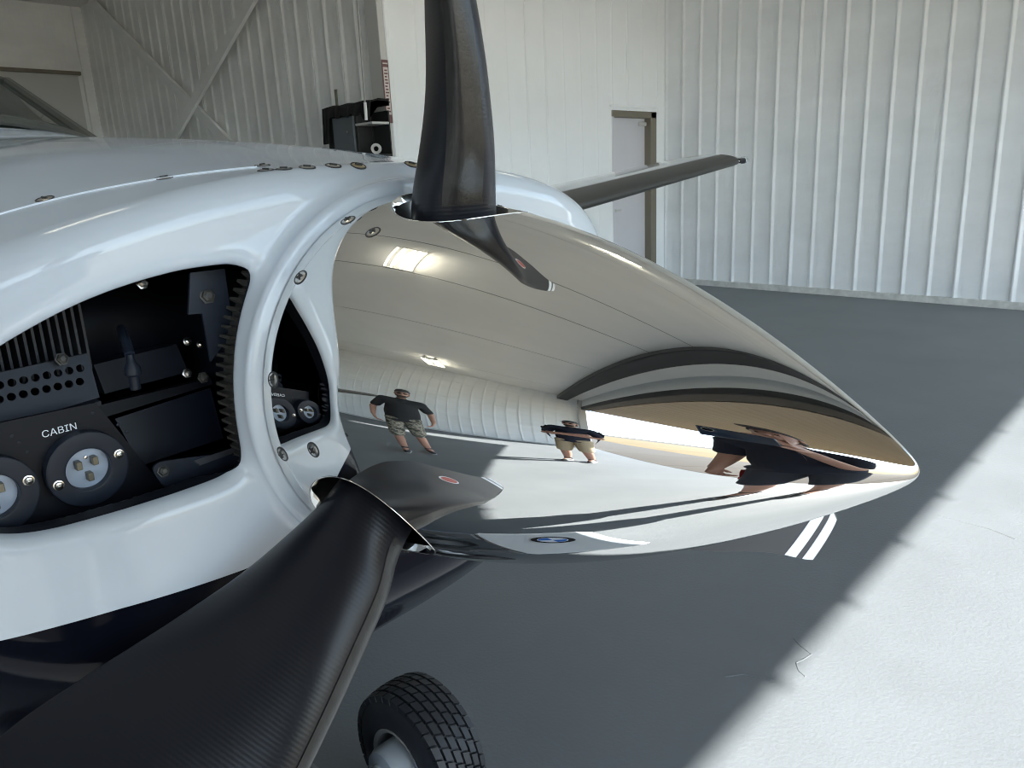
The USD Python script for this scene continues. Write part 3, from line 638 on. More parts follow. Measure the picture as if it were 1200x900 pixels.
def wing_mesh(st, t=.118, sel=None, grow=0):
    rings = []
    for (lx, y, z, c) in st:
        u, h = foil(60, t); h = h + grow / c * np.sign(h)
        if grow: u = u - grow / c * (u < .02)
        if sel is not None: u, h = u[sel], h[sel]
        rings.append(np.stack([lx - u * c, np.full(len(u), y), z + h * c], 1))
    return rings
for s, nm in ((1, 'left wing'), (-1, 'right wing')):
    st = [(-2.60, s * .45, -.30, 1.95), (-2.735, s * .9, -.262, 1.72), (-2.74, s * 3.69, .000, 1.30), (-2.74, s * 5.72, .236, 1.02)]
    st = [tuple(np.array(a) * (1 - w) + np.array(b) * w) for a, b in zip(st[:-1], st[1:]) for w in np.linspace(0, 1, 6)[:-1]] + [st[-1]]
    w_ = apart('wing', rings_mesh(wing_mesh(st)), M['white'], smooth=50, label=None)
    sel = np.r_[22:37]; o1, o2 = wing_mesh(st[4:], sel=sel, grow=.004), wing_mesh(st[4:], sel=sel[::-1], grow=.0)
    apart('deice_boot', rings_mesh(np.concatenate([o1, o2], 1)), M['boot'], w_, smooth=50, label='black de-icing boot')
    tip = [(-2.74, s * 5.725, .237, 1.02), (-2.745, s * 5.86, .2445, .98), (-2.78, s * 5.93, .252, .86), (-2.86, s * 5.96, .257, .60)]
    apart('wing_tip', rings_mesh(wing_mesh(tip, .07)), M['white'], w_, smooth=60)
    apart('nav_light', lathe((-2.77, s * 5.88, .247), (.9, s * .45, .05), [(-.03, .03), (0, .03), (.02, .024), (.032, .010), (.034, .001)], 20), M['lens'], w_)
    apart('tip_lens_frame', box((-2.80, s * 5.74, .222), (-2.735, s * 5.85, .262), .012), M['black'], w_)
def gear(x, y, top, r, w, strut):
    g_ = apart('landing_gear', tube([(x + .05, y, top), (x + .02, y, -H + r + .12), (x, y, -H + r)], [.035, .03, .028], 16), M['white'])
    apart('tyre', torus_pts((x, y + .07, -H + r), (0, 1, 0), [(-w, r * .55), (-w * .98, r * .80), (-w * .7, r * .96), (0, r), (w * .7, r * .96), (w * .98, r * .80), (w, r * .55)], 40), M['rubber'], g_)
    apart('wheel_rim', lathe((x, y + .07 - w * .8, -H + r), (0, 1, 0), [(0, .02), (.0, r * .5), (w * 1.6, r * .5), (w * 1.6, .02)], 32), M['hub'], g_)
    apart('axle', cyl((x, y - .03, -H + r), (x, y + .12, -H + r), .018), M['steelbright'], g_)
gear(-.62, -.07, -.40, .19, .065, 0); gear(-3.35, 1.9, -.25, .20, .075, 0); gear(-3.35, -1.9, -.25, .20, .075, 0)
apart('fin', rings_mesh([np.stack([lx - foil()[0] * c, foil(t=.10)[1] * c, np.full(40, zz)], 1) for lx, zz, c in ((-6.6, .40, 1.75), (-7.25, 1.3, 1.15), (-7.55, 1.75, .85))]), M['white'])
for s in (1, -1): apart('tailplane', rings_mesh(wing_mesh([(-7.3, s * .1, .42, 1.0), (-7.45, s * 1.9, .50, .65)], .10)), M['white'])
# --- windshield: two curved panes in a dark frame, standing on the fuselage
def ws_pt(u, w): # u across (-1..1), w up the slope (0..1)
    return np.array([-1.54 - .12 * u * u - 1.10 * w, .30 * u + .12 * u * w, .360 - .054 * u * u + w * (.275 + .008 * u * u)])
for u0, u1 in ((-1, -.02), (.02, 1)):
    U, W = np.linspace(u0, u1, 14), np.linspace(0, 1, 10); g0 = np.array([[ws_pt(a, b) for b in W] for a in U]); rings = [np.vstack([r, r[::-1] - np.array([.006, 0, .006])]) for r in g0]
    wsh = apart('windshield', rings_mesh(rings), M['glass'], smooth=60)
    apart('frame', tube([ws_pt(a, 0) for a in U], .012, 10), M['seal'], wsh); apart('frame', tube([ws_pt(u1 if u0 < 0 else u0, b) for b in W], .017, 10), M['seal'], wsh)
    apart('frame', tube([ws_pt(u0 if u0 < 0 else u1, b) for b in W], .019, 10), M['seal'], wsh); apart('frame', tube([ws_pt(a, 1) for a in U], .014, 10), M['seal'], wsh)
apart('glareshield', rings_mesh([[(x_, y_ * (1 + .2 * k), zz) for y_, zz in ((-.27,   .305 + k * .05), (-.15, .350 + k * .05), (0, .362 + k * .05), (.15, .350 + k * .05), (.27,   .305 + k * .05), (.27, .29), (-.27, .29))] for k, x_ in ((0, -1.64), (1, -2.7))]), M['interior'])
# --- fasteners and painted seam highlights on the cowl
for s in (1, -1):
    for fx_, fy_ in ((-.1905, .2625), (-.1604, .179), (-.147, .0956), (-.111, .113), (-.104, .100), (-.099, .080), (-.0965, .055), (-.0925, .031), (-.30, .3), (-.42, .28), (-.56, .27)):
        q, g = surf((fx_, -s * fy_, .36), (0, 0, -1)); sl_ = fastener(q, g, .0060, cowl, 'cowl_fastener', M['brass'] if fy_ == .031 else M['steelbright'], fx_ * 40, head=.12)
        apart('fastener_slot', sl_, M['slot'], cowl, smooth=False)
        a_, b_, _ = frame_of(g); apart('fastener_ring', torus_pts(q, g, [(-.0005, .0062), (-.0005, .0074), (.0005, .0072), (.0006, .0064)], 20), M['slot'], cowl)
    pts = []
    for k in np.linspace(0, 1, 40):
        q, g = surf((-.215 + .075 * k, -s * (.40 - .295 * k), .36), (0, 0, -1)); pts.append(q + g * .0001)
    apart('seam_highlight', tube(pts, .0011, 6), M['tape'], cowl)  # bright edge reflection of the seam, put into a paler raised line
# --- engine bay seen through the right inlet (mirrored on the far side)
def bay_plate(pts, x, t, mat, name, tilt=0.0, s=1, parent=None, bev=0):
    """plate facing forward: pts (y, z) at depth x; tilt leans the top backwards"""
    c = np.mean(pts, 0); P = np.array([(a * s, b) for a, b in pts]); P = P if s > 0 else P[::-1]
    mm = prism(P, (x, 0, 0), (0, 1, 0), (-tilt, 0, 1), -t)
    v, f = arr(mm); v[:, 0] += tilt * (c[1] * 1.0)
    return apart(name, (v, f), mat, parent or engine, smooth=False)
engine = apart('engine', cat_(cyl((-.62, 0, .0), (-.16, 0, .0), .115, 40), box((-1.1, -.16, -.15), (-.55, .16, .14), .03)), M['bay'])
apart('ring_gear', torus_pts((-.118, 0, 0), (1, 0, 0), [(-.008, .150), (-.008, .1705), (.010, .1705), (.010, .163), (.004, .150)], 120), M['gear'], engine)
tv = []
for i in range(132):
    a = 2 * math.pi * i / 132; er = np.array([0, math.cos(a), math.sin(a)]); et = np.array([0, -math.sin(a), math.cos(a)])
    tv.append(trimesh.convex.convex_hull(np.array([np.array([x_, 0, 0]) + er * r0 + et * w for x_ in (-.128, -.109) for r0, w in ((.169, .0022), (.169, -.0022), (.1765, .0012), (.1765, -.0012))])))
apart('gear_teeth', cat_(*tv), M['gear'], engine, smooth=False)
for s in (1, -1):
    m_ = -s     # the right-hand (camera) side is y < 0
    for i in range(15):
        y = .236 + i * .0068; apart('cooling_fin', prism([(-.25, .026), (-.25, .086 - .0010 * i), (-.262, .108), (-.40, .115), (-.40, .02), (-.262, .02)], (0, m_ * y, 0), (1, 0, 0), (0, 0, 1), -.0022), M['fin'], engine, smooth=False)
    for i in range(17):
        y = .130 + i * .0062; apart('cooling_fin', prism([(-.315, .014), (-.325, .085), (-.335, .115), (-.46, .12), (-.46, .0)], (0, m_ * y, 0), (1, 0, 0), (0, 0, 1), -.0018), M['fin'], engine, smooth=False)
    apart('cylinder_barrel', cyl((-.36, m_ * .10, .05), (-.36, m_ * .40, .05), .055, 32), M['bay'], engine)
    from shapely.geometry import Polygon, Point
    pl = Polygon([(.243, .045), (.335, .041), (.335, -.001), (.243, .006)])
    for i in range(11):
        pl = pl.difference(Point(.2520 + i * .0088, .0335 - .0002 * i).buffer(.0033, 8))
        if i < 10: pl = pl.difference(Point(.2550 + i * .0088, .0225 - .0002 * i).buffer(.0033, 8))
    v, f = arr(trimesh.creation.extrude_polygon(pl, .003, engine='earcut')); v = np.stack([-.222 + v[:, 2] - .25 * (v[:, 1] - .02), m_ * v[:, 0], v[:, 1]], 1)
    brk = apart('perforated_bracket', (v, f if m_ > 0 else f[:, ::-1]), M['bayblue2'], engine, smooth=False)
    apart('bracket_flange', box((-.26, m_ * .243, -.001), (-.214, m_ * .335, .003)), M['bayblue2'], brk)
    bay_plate([(.222, -.004), (.140, .000), (.146, .030), (.226, .025)], -.27, .06, M['bayblue2'], 'baffle', .1, m_)
    bay_plate([(.230, -.020), (.137, -.012), (.137, -.064), (.219, -.068)], -.222, .004, M['bayblue'], 'baffle', .25, m_)
    bay_plate([(.240, -.018), (.132, -.010), (.132, -.004), (.240, -.006)], -.235, .05, M['bay'], 'baffle', .2, m_)
    pan = bay_plate([(.36, .012), (.258, .011), (.206, -.100), (.36, -.100)], -.178, .004, M['bay'], 'plug_panel', .0, m_)
    for k, (py, pz) in enumerate(((.276, -.040), (.3445, -.0415))):
        c = np.array([-.170, m_ * py, pz]); n = np.array([1., 0, 0])
        apart('plug_ring', torus_pts(c, n, [(-.0085, .0175), (-.0085, .0315), (.0035, .0315), (.0045, .030), (.0045, .019), (.0035, .0175)], 48), M['bayblue2'], pan)
        apart('plug_face', lathe(c - n * .004, n, [(-.0045, .0178), (.0, .0176), (.0005, .001)], 32), M['plug'], pan)
        for (dy, dz) in ((-.0065, .0045), (.0060, .0055), (.0005, -.0070)):
            cc = c + np.array([0, dy, dz]); apart('plug_blade', box(cc + (-.004, -.0022, -.0036), cc + (.004, .0022, .0036), .0004), M['prong'], pan)
        apart('plug_terminal', lathe(c + (-.0035, .001, .0085), n, [(0, .0018), (.001, .0014), (.0012, .0001)], 12), M['steelbright'], pan)
        for q in (math.radians(14), math.radians(194)):
            sc = c + np.array([.0045, .0252 * math.cos(q), .0252 * math.sin(q)]); apart('screw', cat_(lathe(sc, n, [(0, .0042), (.0007, .0042), (.0009, .0032), (.0020, .0026), (.0024, .0012), (.0018, .0006), (.0018, .0001)], 20)), M['steelbright'], pan)
    if m_ < 0:
        tx = meshkit.text_mesh('CABIN', .0056, .0005); v, f = arr(tx); w_ = v[:, 0].max(); v = np.stack([-.1783 + v[:, 2], -.302 + v[:, 0] * (.0262 / w_), -.0075 + v[:, 1] * 1.0 + (v[:, 0] - w_ / 2) * .03], 1)
        apart('lettering', (v, f), M['tape'], pan, smooth=False, label='white lettering CABIN')
    apart('rivet', cat_(*[lathe((-.1785, m_ * a, b), (1, 0, 0), [(0, .0016), (.0008, .0012), (.001, .0001)], 10) for a, b in ((.262, .003), (.244, -.012), (.238, -.02), (.318, -.007), (.322, -.0005), (.314, -.016))]), M['bayblue2'], pan)
    bay_plate([(.189, .079), (.182, .113), (.152, .113), (.152, .05), (.163, .048), (.176, .036), (.177, .078)], -.131, .003, M['bayblue2'], 'bracket_plate', 0, m_)
    lp = poly_smooth([(.236, -.049), (.231, -.043), (.224, -.043), (.163, -.053), (.150, -.069), (.224, -.074)], 2)
    bay_plate(lp, -.142, .003, M['bayblue2'], 'link_plate', 0, m_)
    bay_plate([(.200, -.052), (.150, -.050), (.150, -.0545), (.196, -.0575)], -.139, .006, M['fin'], 'link_plate', .3, m_)
    for (yy, zz, xx, r) in ((.171, .092, -.131, .0055), (.227, -.0515, -.142, .0042), (.200, .103, -.19, .004), (.178, .019, -.18, .0035), (.164, .012, -.18, .0042), (.169, .046, -.19, .003), (.158, .041, -.19, .0026), (.2665, .0455, -.216, .0045), (.278, -.0015, -.208, .0032)):
        apart('bolt', lathe((xx, m_ * yy, zz), (1, 0, .25), [(0, r * 1.3), (.001, r * 1.3), (.0012, r), (.004, r * .95), (.005, r * .5), (.0051, .0001)], 6 if r > .003 else 14), M['gear'] if r > .004 else M['steelbright'], engine, smooth=20)
    apart('hose_fitting', cat_(lathe((-.20, m_ * .217, .010), (0, 0, 1), [(0, .0045), (.012, .0045), (.014, .007), (.020, .007), (.026, .0035), (.032, .003)], 16), tube([(-.20, m_ * .217, .042), (-.21, m_ * .215, .052), (-.26, m_ * .20, .056)], .0045, 10)), M['bayblue2'], engine)
    for k in range(3):
        apart('braided_wire', tube([(-.112, m_ * (.158 - .0022 * k), -.036), (-.110, m_ * (.162 - .0022 * k), -.055), (-.111, m_ * (.166 - .0022 * k), -.072)], .0010, 8), M['gear'], engine)
apart('bay_floor', box((-.9, -.40, -.115), (-.14, .40, -.10), .004), M['bay'], engine)
apart('bulkhead', box((-.62, -.42, -.12), (-.60, .42, .18), .004), M['bay'], engine)
# ------------------------------------------------------------------ aircraft tug under the nose
TX, TY, TR = -.72, .435, .168
tug = thing('aircraft_tug', 'low aircraft tug with turf-tread tyre, grey hub and round emblem, parked under the nose', 'tug', (-.55, 0, 0))
deck = part(tug, 'front_plate', box((-.33, -.24, .12), (.06, .24, .24), .03), M['tugwhite'])
for s_ in (-1, 1): part(tug, 'rail', box((-1.05, s_ * .10, .12), (-.31, s_ * .22, .24), .02), M['tuggrey'])
part(tug, 'cross_member', box((-1.07, -.22, .13), (-.95, .22, .23), .015), M['tuggrey'])
part(tug, 'side_stripe', box((-1.0, .2205, .165), (-.3, .2245, .20), .001), M['blue']); part(tug, 'side_stripe', box((-1.0, -.2245, .165), (-.3, -.2205, .20), .001), M['blue'])
part(tug, 'nose_cradle', cat_(box((-.85, -.14, .24), (-.40, -.11, .36), .012), box((-.85, .11, .24), (-.40, .14, .36), .012), box((-.87, -.14, .24), (-.84, .14, .33), .01)), M['steel'])
ec = np.array([-.085, -.10, .2405])
emb = part(tug, 'emblem', lathe(ec, (0, 0, 1), [(0, .066), (.002, .066), (.002, .0001)], 48), M['black'], label='round black, white and blue emblem')
part(emb, 'emblem_ring', lathe(ec + (0, 0, .0012), (0, 0, 1), [(0, .046), (.0016, .046), (.0016, .0001)], 48), M['tape'])
for q in (0, 180):
    a = np.radians(np.linspace(q, q + 90, 14)); part(emb, 'emblem_quarter', prism([(0, 0)] + [(.043 * math.cos(t), .043 * math.sin(t)) for t in a], ec + (0, 0, .002), (1, 0, 0), (0, 1, 0), .0014), M['blue'], smooth=False)
part(tug, 'handle_bar', tube([(-1.0, -.12, .22), (-1.25, -.12, .6), (-1.4, -.12, .9), (-1.4, .12, .9), (-1.25, .12, .6), (-1.0, .12, .22)], .016, 12), M['steel'])
def wheel(y, out):
    c = np.array([TX, y, TR]); W = .068; r0 = TR - .010
    ty = part(tug, 'wheel', torus_pts(c, (0, 1, 0), [(-W * .92, r0 * .50), (-W, r0 * .62), (-W * .98, r0 * .80), (-W * .80, r0 * .945), (-W * .45, r0 * .99), (0, r0), (W * .45, r0 * .99), (W * .80, r0 * .945), (W * .98, r0 * .80), (W, r0 * .62), (W * .92, r0 * .50)], 64), M['rubber'], label='black rubber tyre')
    tr = []; nb, rows = 34, 6
    for k in range(rows):
        u0, u1 = -1 + 2 * k / rows + .035, -1 + 2 * (k + 1) / rows - .035
        for i in range(nb):
            a0 = 2 * math.pi * (i + .5 * (k % 2)) / nb; a1 = a0 + 2 * math.pi / nb * .84; P = []
            for u, sh in ((u0, .10), (u1, -.10)):
                for a in (a0, a1):
                    rb = r0 * (1 - .055 * abs(u)**2.6); aa = a + sh * 2 * math.pi / nb
                    for rr_, kx in ((rb - .006, 1.0), (rb + .009, .93)):
                        um = (u0 + u1) / 2; uu = um + (u - um) * kx; P.append(c + np.array([rr_ * math.cos(aa), uu * W * .90, rr_ * math.sin(aa)]))
            tr.append(trimesh.convex.convex_hull(np.array(P)))
    part(ty, 'tread', cat_(*tr), M['rubber'], smooth=20)
    o = out
    part(ty, 'rim', lathe(c, (0, o, 0), [(-W * .8, .03), (-W * .8, r0 * .50), (W * .86, r0 * .52), (W * .97, r0 * .545), (W * 1.0, r0 * .53), (W * .93, r0 * .48), (W * .3, r0 * .42), (W * .3, .03)], 40), M['rim'])
    part(ty, 'hub_cap', lathe(c, (0, o, 0), [(W * .2, .058), (W * 1.35, .058), (W * 1.55, .052), (W * 1.62, .036), (W * 1.64, .030), (W * 2.2, .030), (W * 2.3, .026), (W * 2.32, .001)], 36), M['hub'])
wheel(TY, -1); wheel(-TY, 1)
part(tug, 'axle', cyl((TX, -TY, TR), (TX, TY, TR), .018), M['steel'])
# ------------------------------------------------------------------ things along the shaded wall behind the wing
cab = thing('storage_cabinet', 'dark grey storage cabinet with round knob beside the wall corner, black cloth over its top', 'cabinet', (-5.62, 3.85, 0))
part(cab, 'body', box((-5.83, 3.765, .05), (-5.385, 3.945, 2.06), .008), M['black'])
part(cab, 'cabinet_door', box((-5.71, 3.745, .10), (-5.39, 3.765, 2.035), .006), M['cabinet'])
part(cab, 'knob', lathe((-5.46, 3.745, 1.90), (0, -1, 0), [(0, .006), (.012, .006), (.014, .013), (.024, .013), (.028, .005), (.0285, .0002)], 16), M['steelbright'])
part(cab, 'top_rail', box((-5.82, 3.77, 2.06), (-5.39, 3.94, 2.125), .004), M['black'])
shf = thing('shelf', 'black open shelf on the right of the grey cabinet, cut off by the wall corner', 'shelf', (-5.24, 3.85, 0))
for yy in (3.76, 3.93): part(shf, 'upright', box((-5.375, yy, 0), (-5.36, yy + .015, 2.06), .003), M['black'])
part(shf, 'upright', box((-5.135, 3.93, 0), (-5.12, 3.945, 2.06), .003), M['black'])
part(shf, 'back_panel', box((-5.36, 3.935, 0), (-5.135, 3.945, 2.06)), M['black'])
part(shf, 'side_panel', box((-5.383, 3.775, 0), (-5.376, 3.93, 2.06)), M['black'])
for zz in (.3, .8, 1.3, 1.68): part(shf, 'shelf_board', box((-5.36, 3.755, zz), (-5.12, 3.93, zz + .018), .003), M['black'])
part(shf, 'shelf_board', box((-5.36, 3.745, 1.945), (-5.115, 3.93, 1.965), .003), M['grey_trim'])
solo('tape_roll', torus_pts((-5.20, 3.83, 1.699 + .046), (1, -.9, 0), [(-.02, .022), (-.02, .045), (.02, .045), (.02, .022)], 36), M['grey_trim'], 'white roll standing on the black shelf', 'roll')
qx = np.linspace(-5.845, -5.115, 40); dr_ = []
for i, xx in enumerate(qx):
    e = min(i, 39 - i) / 5; o = .012 * math.sin(i * 1.3) + .008 * math.sin(i * .6 + 1)
    zl = 2.035 + .012 * math.sin(i * .8) if e > 1 else (1.82 if i < 20 else 1.99)
    z_t = 2.150 + .004 * math.sin(i * .5)
    dr_.append([(xx, 3.947, 2.10), (xx, 3.947, z_t), (xx, 3.83, z_t + .004), (xx, 3.74 + o * .3, z_t - .02), (xx, 3.715 + o * .7, zl), (xx, 3.725 + o * .7, zl), (xx, 3.75 + o * .3, z_t - .03), (xx, 3.83, z_t - .012), (xx, 3.94, z_t - .02), (xx, 3.94, 2.10)])
solo('cover_cloth', rings_mesh(dr_), M['cloth'], 'black cloth draped over the tops of the grey cabinet and shelf', 'cloth', smooth=60)
solo('broom', tube([(-5.90, 3.95, .02), (-5.873, 3.93, 2.31)], .013, 10), M['wood'], 'thin wooden pole leaning on the wall behind the black cloth', 'pole')
pc = thing('pull_cord', 'thin hanging pull cord with a white grip in front of the cabinet', 'cord', (-5.10, 3.66, CEIL))
part(pc, 'cord', tube([(-5.03, 3.66, CEIL), (-5.05, 3.66, 3.0), (-5.075, 3.66, 2.08)], .008, 8), M['cord'])
part(pc, 'grip', tube([(-5.073, 3.66, 2.11), (-5.077, 3.66, 1.97)], .013, 10), M['handle'])
sg = thing('wall_sign', 'narrow upright red and white notice on the wall corner behind the top blade', 'sign', (XB + .03, 3.99, 2.2))
part(sg, 'board', box((XB + .02, 3.948, 1.96), (XB + .026, 4.018, 2.48), .001), M['signred'])
part(sg, 'white_field', box((XB + .026, 3.957, 2.03), (XB + .0275, 4.009, 2.42), .0005), M['sign'])
part(sg, 'print_line', cat_(*[box((XB + .0275, 3.964 + .004 * (i % 2), 2.05 + i * .026), (XB + .0282, 4.003 - .006 * ((i * 7) % 3), 2.062 + i * .026)) for i in range(14)]), M['signred'])
part(sg, 'white_bar', box((XB + .026, 3.957, 2.445), (XB + .0275, 4.009, 2.455), .0005), M['sign'])
# ------------------------------------------------------------------ people (seen in the mirror of the spinner)
import manifold3d
SPH = np.array(trimesh.creation.icosphere(2, 1.0).vertices)
def blob(bones, fine=.016, it=10):
    ms = []
    for b in bones:
        pts = []
        for p, r in b: pts.append(np.asarray(p, float) + SPH * np.asarray(r, float))
        ms.append(Manifold.hull_points(np.vstack(pts)))
    u = Manifold.batch_boolean(ms, manifold3d.OpType.Add).refine_to_length(fine)
    v, f = arr(u); t = trimesh.Trimesh(v, f, process=True); trimesh.smoothing.filter_taubin(t, iterations=it); return t
def hand(wr, dirn, palm_n, side, curl):
    """bones of a hand: palm, four fingers and a thumb; curl bends the fingers towards -palm_n"""
    d = np.asarray(dirn, float) / np.linalg.norm(dirn); n = np.asarray(palm_n, float); n = n - d * (n @ d); n /= np.linalg.norm(n); s = np.cross(n, d) * side; wr = np.asarray(wr, float); B = []
    k = [wr + d * .095 + s * (.033 - .022 * i) - n * .002 for i in range(4)]
    B.append([(wr, .024), (k[0], .013), (k[1], .013), (k[2], .012), (k[3], .011)])
    for i, L in enumerate((.040, .045, .041, .032)):
        p0 = k[i]; a1, a2, a3 = curl * .6, curl * 1.35, curl * 1.9; dd = lambda a: d * math.cos(a) - n * math.sin(a)
        p1 = p0 + dd(a1) * L; p2 = p1 + dd(a2) * L * .65; p3 = p2 + dd(a3) * L * .5; B += [[(p0, .010), (p1, .0092)], [(p1, .0092), (p2, .0085)], [(p2, .0085), (p3, .0078)]]
    t0 = wr + d * .03 + s * .022; t1 = t0 + d * .028 + s * .028 - n * .008; t2 = t1 + d * .030 + s * .010 - n * .012; B += [[(t0, .015), (t1, .011)], [(t1, .011), (t2, .0095)]]
    return B
def person(label, loc, rotz, shirt, short, fat=1.0, arms=None, lean=0.0, feet=None, cap=True, beard=True, glasses=True, scale=1.0, head_turn=0.0, curl=.7, nod=0.0):
    t = thing('person', label, 'person', loc); cz, sz = math.cos(rotz), math.sin(rotz); RZ = np.array([[cz, -sz, 0], [sz, cz, 0], [0, 0, 1.]])
    W_ = lambda tm: ((np.array(tm.vertices) * scale) @ RZ.T + np.asarray(loc, float), np.array(tm.faces))
    lp = lambda z_: np.array([lean * max(0, z_ - .95), 0, z_])
    feet = feet or ((.02, .15), (.02, -.15)); hip = [np.array([0, .095, .93]), np.array([0, -.095, .93])]
    knee, ank = [], []
    for (fx_, fy_), hp in zip(feet, hip): a_ = np.array([fx_ - .03, fy_, .085]); ank.append(a_); knee.append((hp + a_) / 2 + np.array([.035, .005 * np.sign(fy_), .02]))
    sh = [lp(1.46) + np.array([0, .195 * (1 + .25 * (fat - 1)), 0]), lp(1.46) + np.array([0, -.195 * (1 + .25 * (fat - 1)), 0])]
    neck, head = lp(1.52), lp(1.665) + np.array([.02 + nod, 0, 0])
    el, wr, hd = arms(sh)
    torso = lambda g: [[(lp(.98), (.115 * fat + g, .155 * fat + g, .10)), (lp(1.15) + np.array([.03 * (fat - 1) * 3, 0, 0]), (.125 * fat + g, .160 * fat + g, .11))], [(lp(1.15) + np.array([.03 * (fat - 1) * 3, 0, 0]), (.125 * fat + g, .16 * fat + g, .11)), (lp(1.36), (.115 + g, .165 + g, .10))], [(lp(1.36), (.115 + g, .165 + g, .10)), (sh[0], .062 + g), (sh[1], .062 + g)], [(lp(1.44), .09 + g), (neck, .062 + g * .3)]]
    arm = lambda i, g, full: [[(sh[i], .058 + g), (el[i], .043 + g)]] + ([[(el[i], .043), (wr[i], .028)]] if full else [])
    hx, hy = math.cos(head_turn), math.sin(head_turn); hf = np.array([hx, hy, 0]); hs = np.array([-hy, hx, 0])
    B = torso(0) + [[(neck, .058), (head + np.array([-.01, 0, -.08]), .055)], [(head + hf * .01 + (0, 0, .035), (.088, .078, .088)), (head + hf * .045 - (0, 0, .075), (.045, .045, .042))],
        [(head + hf * .088 + (0, 0, .012), .010), (head + hf * .108 - (0, 0, .018), .015)], [(head + hf * .086 - (0, 0, .052), (.010, .02, .006)), (head + hf * .084 - (0, 0, .06), (.010, .02, .006))]]
    for s_ in (1, -1): B.append([(head + hs * .078 * s_ + (0, 0, .02), (.018, .010, .026)), (head + hs * .080 * s_ - (0, 0, .014), (.012, .008, .016))])
    B.append([(hip[0] + (0, 0, .04), (.11, .10, .09)), (hip[1] + (0, 0, .04), (.11, .10, .09)), (lp(1.02), (.11 * fat, .14 * fat, .09))])
    for i in (0, 1):
        B += [[(hip[i], .088), (knee[i], .058)], [(knee[i], .058), (knee[i] * .62 + ank[i] * .38 + np.array([-.02, 0, 0]), .056)], [(knee[i] * .62 + ank[i] * .38 + np.array([-.02, 0, 0]), .056), (ank[i], .038)], [(ank[i], .04), (ank[i] + np.array([.13, .01 * (1 - 2 * i), -.045]), .032)]]
        B += arm(i, 0, True); dirn, pn = hd[i]; B += hand(wr[i], dirn, pn, 1 - 2 * i, curl)
    body_ = part(t, 'body', W_(blob(B, .012, 6)), M['skin'], smooth=True)
    up_ = [sh[i] + (el[i] - sh[i]) * .72 for i in (0, 1)]
    S = torso(.014) + [[(sh[i], .072), (up_[i], .064)] for i in (0, 1)] + [[(lp(.93), (.12 * fat + .012, .16 * fat + .012, .03)), (lp(1.0), (.12 * fat + .014, .165 * fat + .012, .08))]]
    part(t, 'shirt', W_(blob(S, .02, 8)), shirt, smooth=True)
    Q = [[(hip[0] + (0, 0, .05), (.125 * fat, .115, .08)), (hip[1] + (0, 0, .05), (.125 * fat, .115, .08)), (lp(.99), (.118 * fat, .155 * fat, .05))]] + [[(hip[i], .112), (knee[i] + (0, 0, .03), .088)] for i in (0, 1)]
    part(t, 'shorts', W_(blob(Q, .02, 6)), short, smooth=True)
    for i in (0, 1):
        a_ = ank[i]; o = np.array([.02, 0, 0]); part(t, 'shoe', W_(blob([[(a_ + (-.03, 0, -.035), .046), (a_ + (.06, 0, -.04), .044)], [(a_ + (.06, 0, -.04), .044), (a_ + (.165, .012 * (1 - 2 * i), -.052), .034)], [(a_ + (-.01, 0, -.02), .044), (a_ + (0, 0, .045), .045)]], .02, 4)), M['shoe'], smooth=True)
        part(t, 'sole', W_(blob([[(a_ + (-.035, 0, -.077), (.048, .046, .008)), (a_ + (.06, 0, -.077), (.05, .05, .008)), (a_ + (.175, .012 * (1 - 2 * i), -.077), (.034, .036, .008))]], .02, 2)), M['sole'], smooth=True)
    part(t, 'hair', W_(blob([[(head + (-.015, 0, .05), (.092, .086, .082)), (head + (-.045, 0, -.03), (.06, .075, .05))]], .02, 4)), M['hair'], smooth=True)
    for s_ in (1, -1): part(t, 'eye', W_(blob([[(head + hf * .083 + hs * .032 * s_ + (0, 0, .012), .011)]], .01, 1)), M['hair'], smooth=True)
    if cap:
        c_ = part(t, 'cap', W_(blob([[(head + (-.005, 0, .060), (.101, .092, .030)), (head + (-.008, 0, .095), (.085, .080, .048))]], .015, 4)), M['cap'], smooth=True)
        part(c_, 'peak', W_(blob([[(head + hf * .075 + (0, 0, .062), (.03, .03, .008)), (head + hf * .135 + hs * .05 + (0, 0, .050), (.03, .02, .006)), (head + hf * .135 - hs * .05 + (0, 0, .050), (.03, .02, .006)), (head + hf * .165 + (0, 0, .046), (.02, .02, .006))]], .015, 3)), M['cap'], smooth=True)
    if beard: part(t, 'beard', W_(blob([[(head + hf * .055 - (0, 0, .075), (.05, .055, .035)), (head + hf * .045 - (0, 0, .045), (.05, .062, .018))]], .015, 3)), M['hair'], smooth=True)
    if glasses: part(t, 'sunglasses', W_(blob([[(head + hf * .092 + hs * .034 * s_ + (0, 0, .014), (.012, .028, .018))] for s_ in (1, -1)] + [[(head + hf * .095 + hs * .02 + (0, 0, .02), .005), (head + hf * .095 - hs * .02 + (0, 0, .02), .005)]] + [[(head + hf * .08 + hs * .062 * s_ + (0, 0, .02), .006), (head - hf * .0 + hs * .088 * s_ + (0, 0, .02), .005)] for s_ in (1, -1)], .012, 2)), M['screen'], smooth=True)
    return t, W_
def arms_out(sh):   # elbows out, hands by the hips
    el = [sh[0] + np.array([-.06, .12, -.25]), sh[1] + np.array([-.06, -.12, -.25])]; wr = [el[0] + np.array([.14, .0, -.20]), el[1] + np.array([.14, .0, -.20])]
    return el, wr, [((.25, -.15, -1), (.2, 1, 0)), ((.25, .15, -1), (.2, -1, 0))]
def arms_folded(sh):
    el = [sh[0] + np.array([.03, .10, -.27]), sh[1] + np.array([.03, -.10, -.27])]; wr = [np.array([.22, -.07, 1.26]), np.array([.20, .09, 1.21])]
    return el, wr, [((.05, -1, .02), (1, 0, 0)), ((.05, 1, .02), (1, 0, 0))]
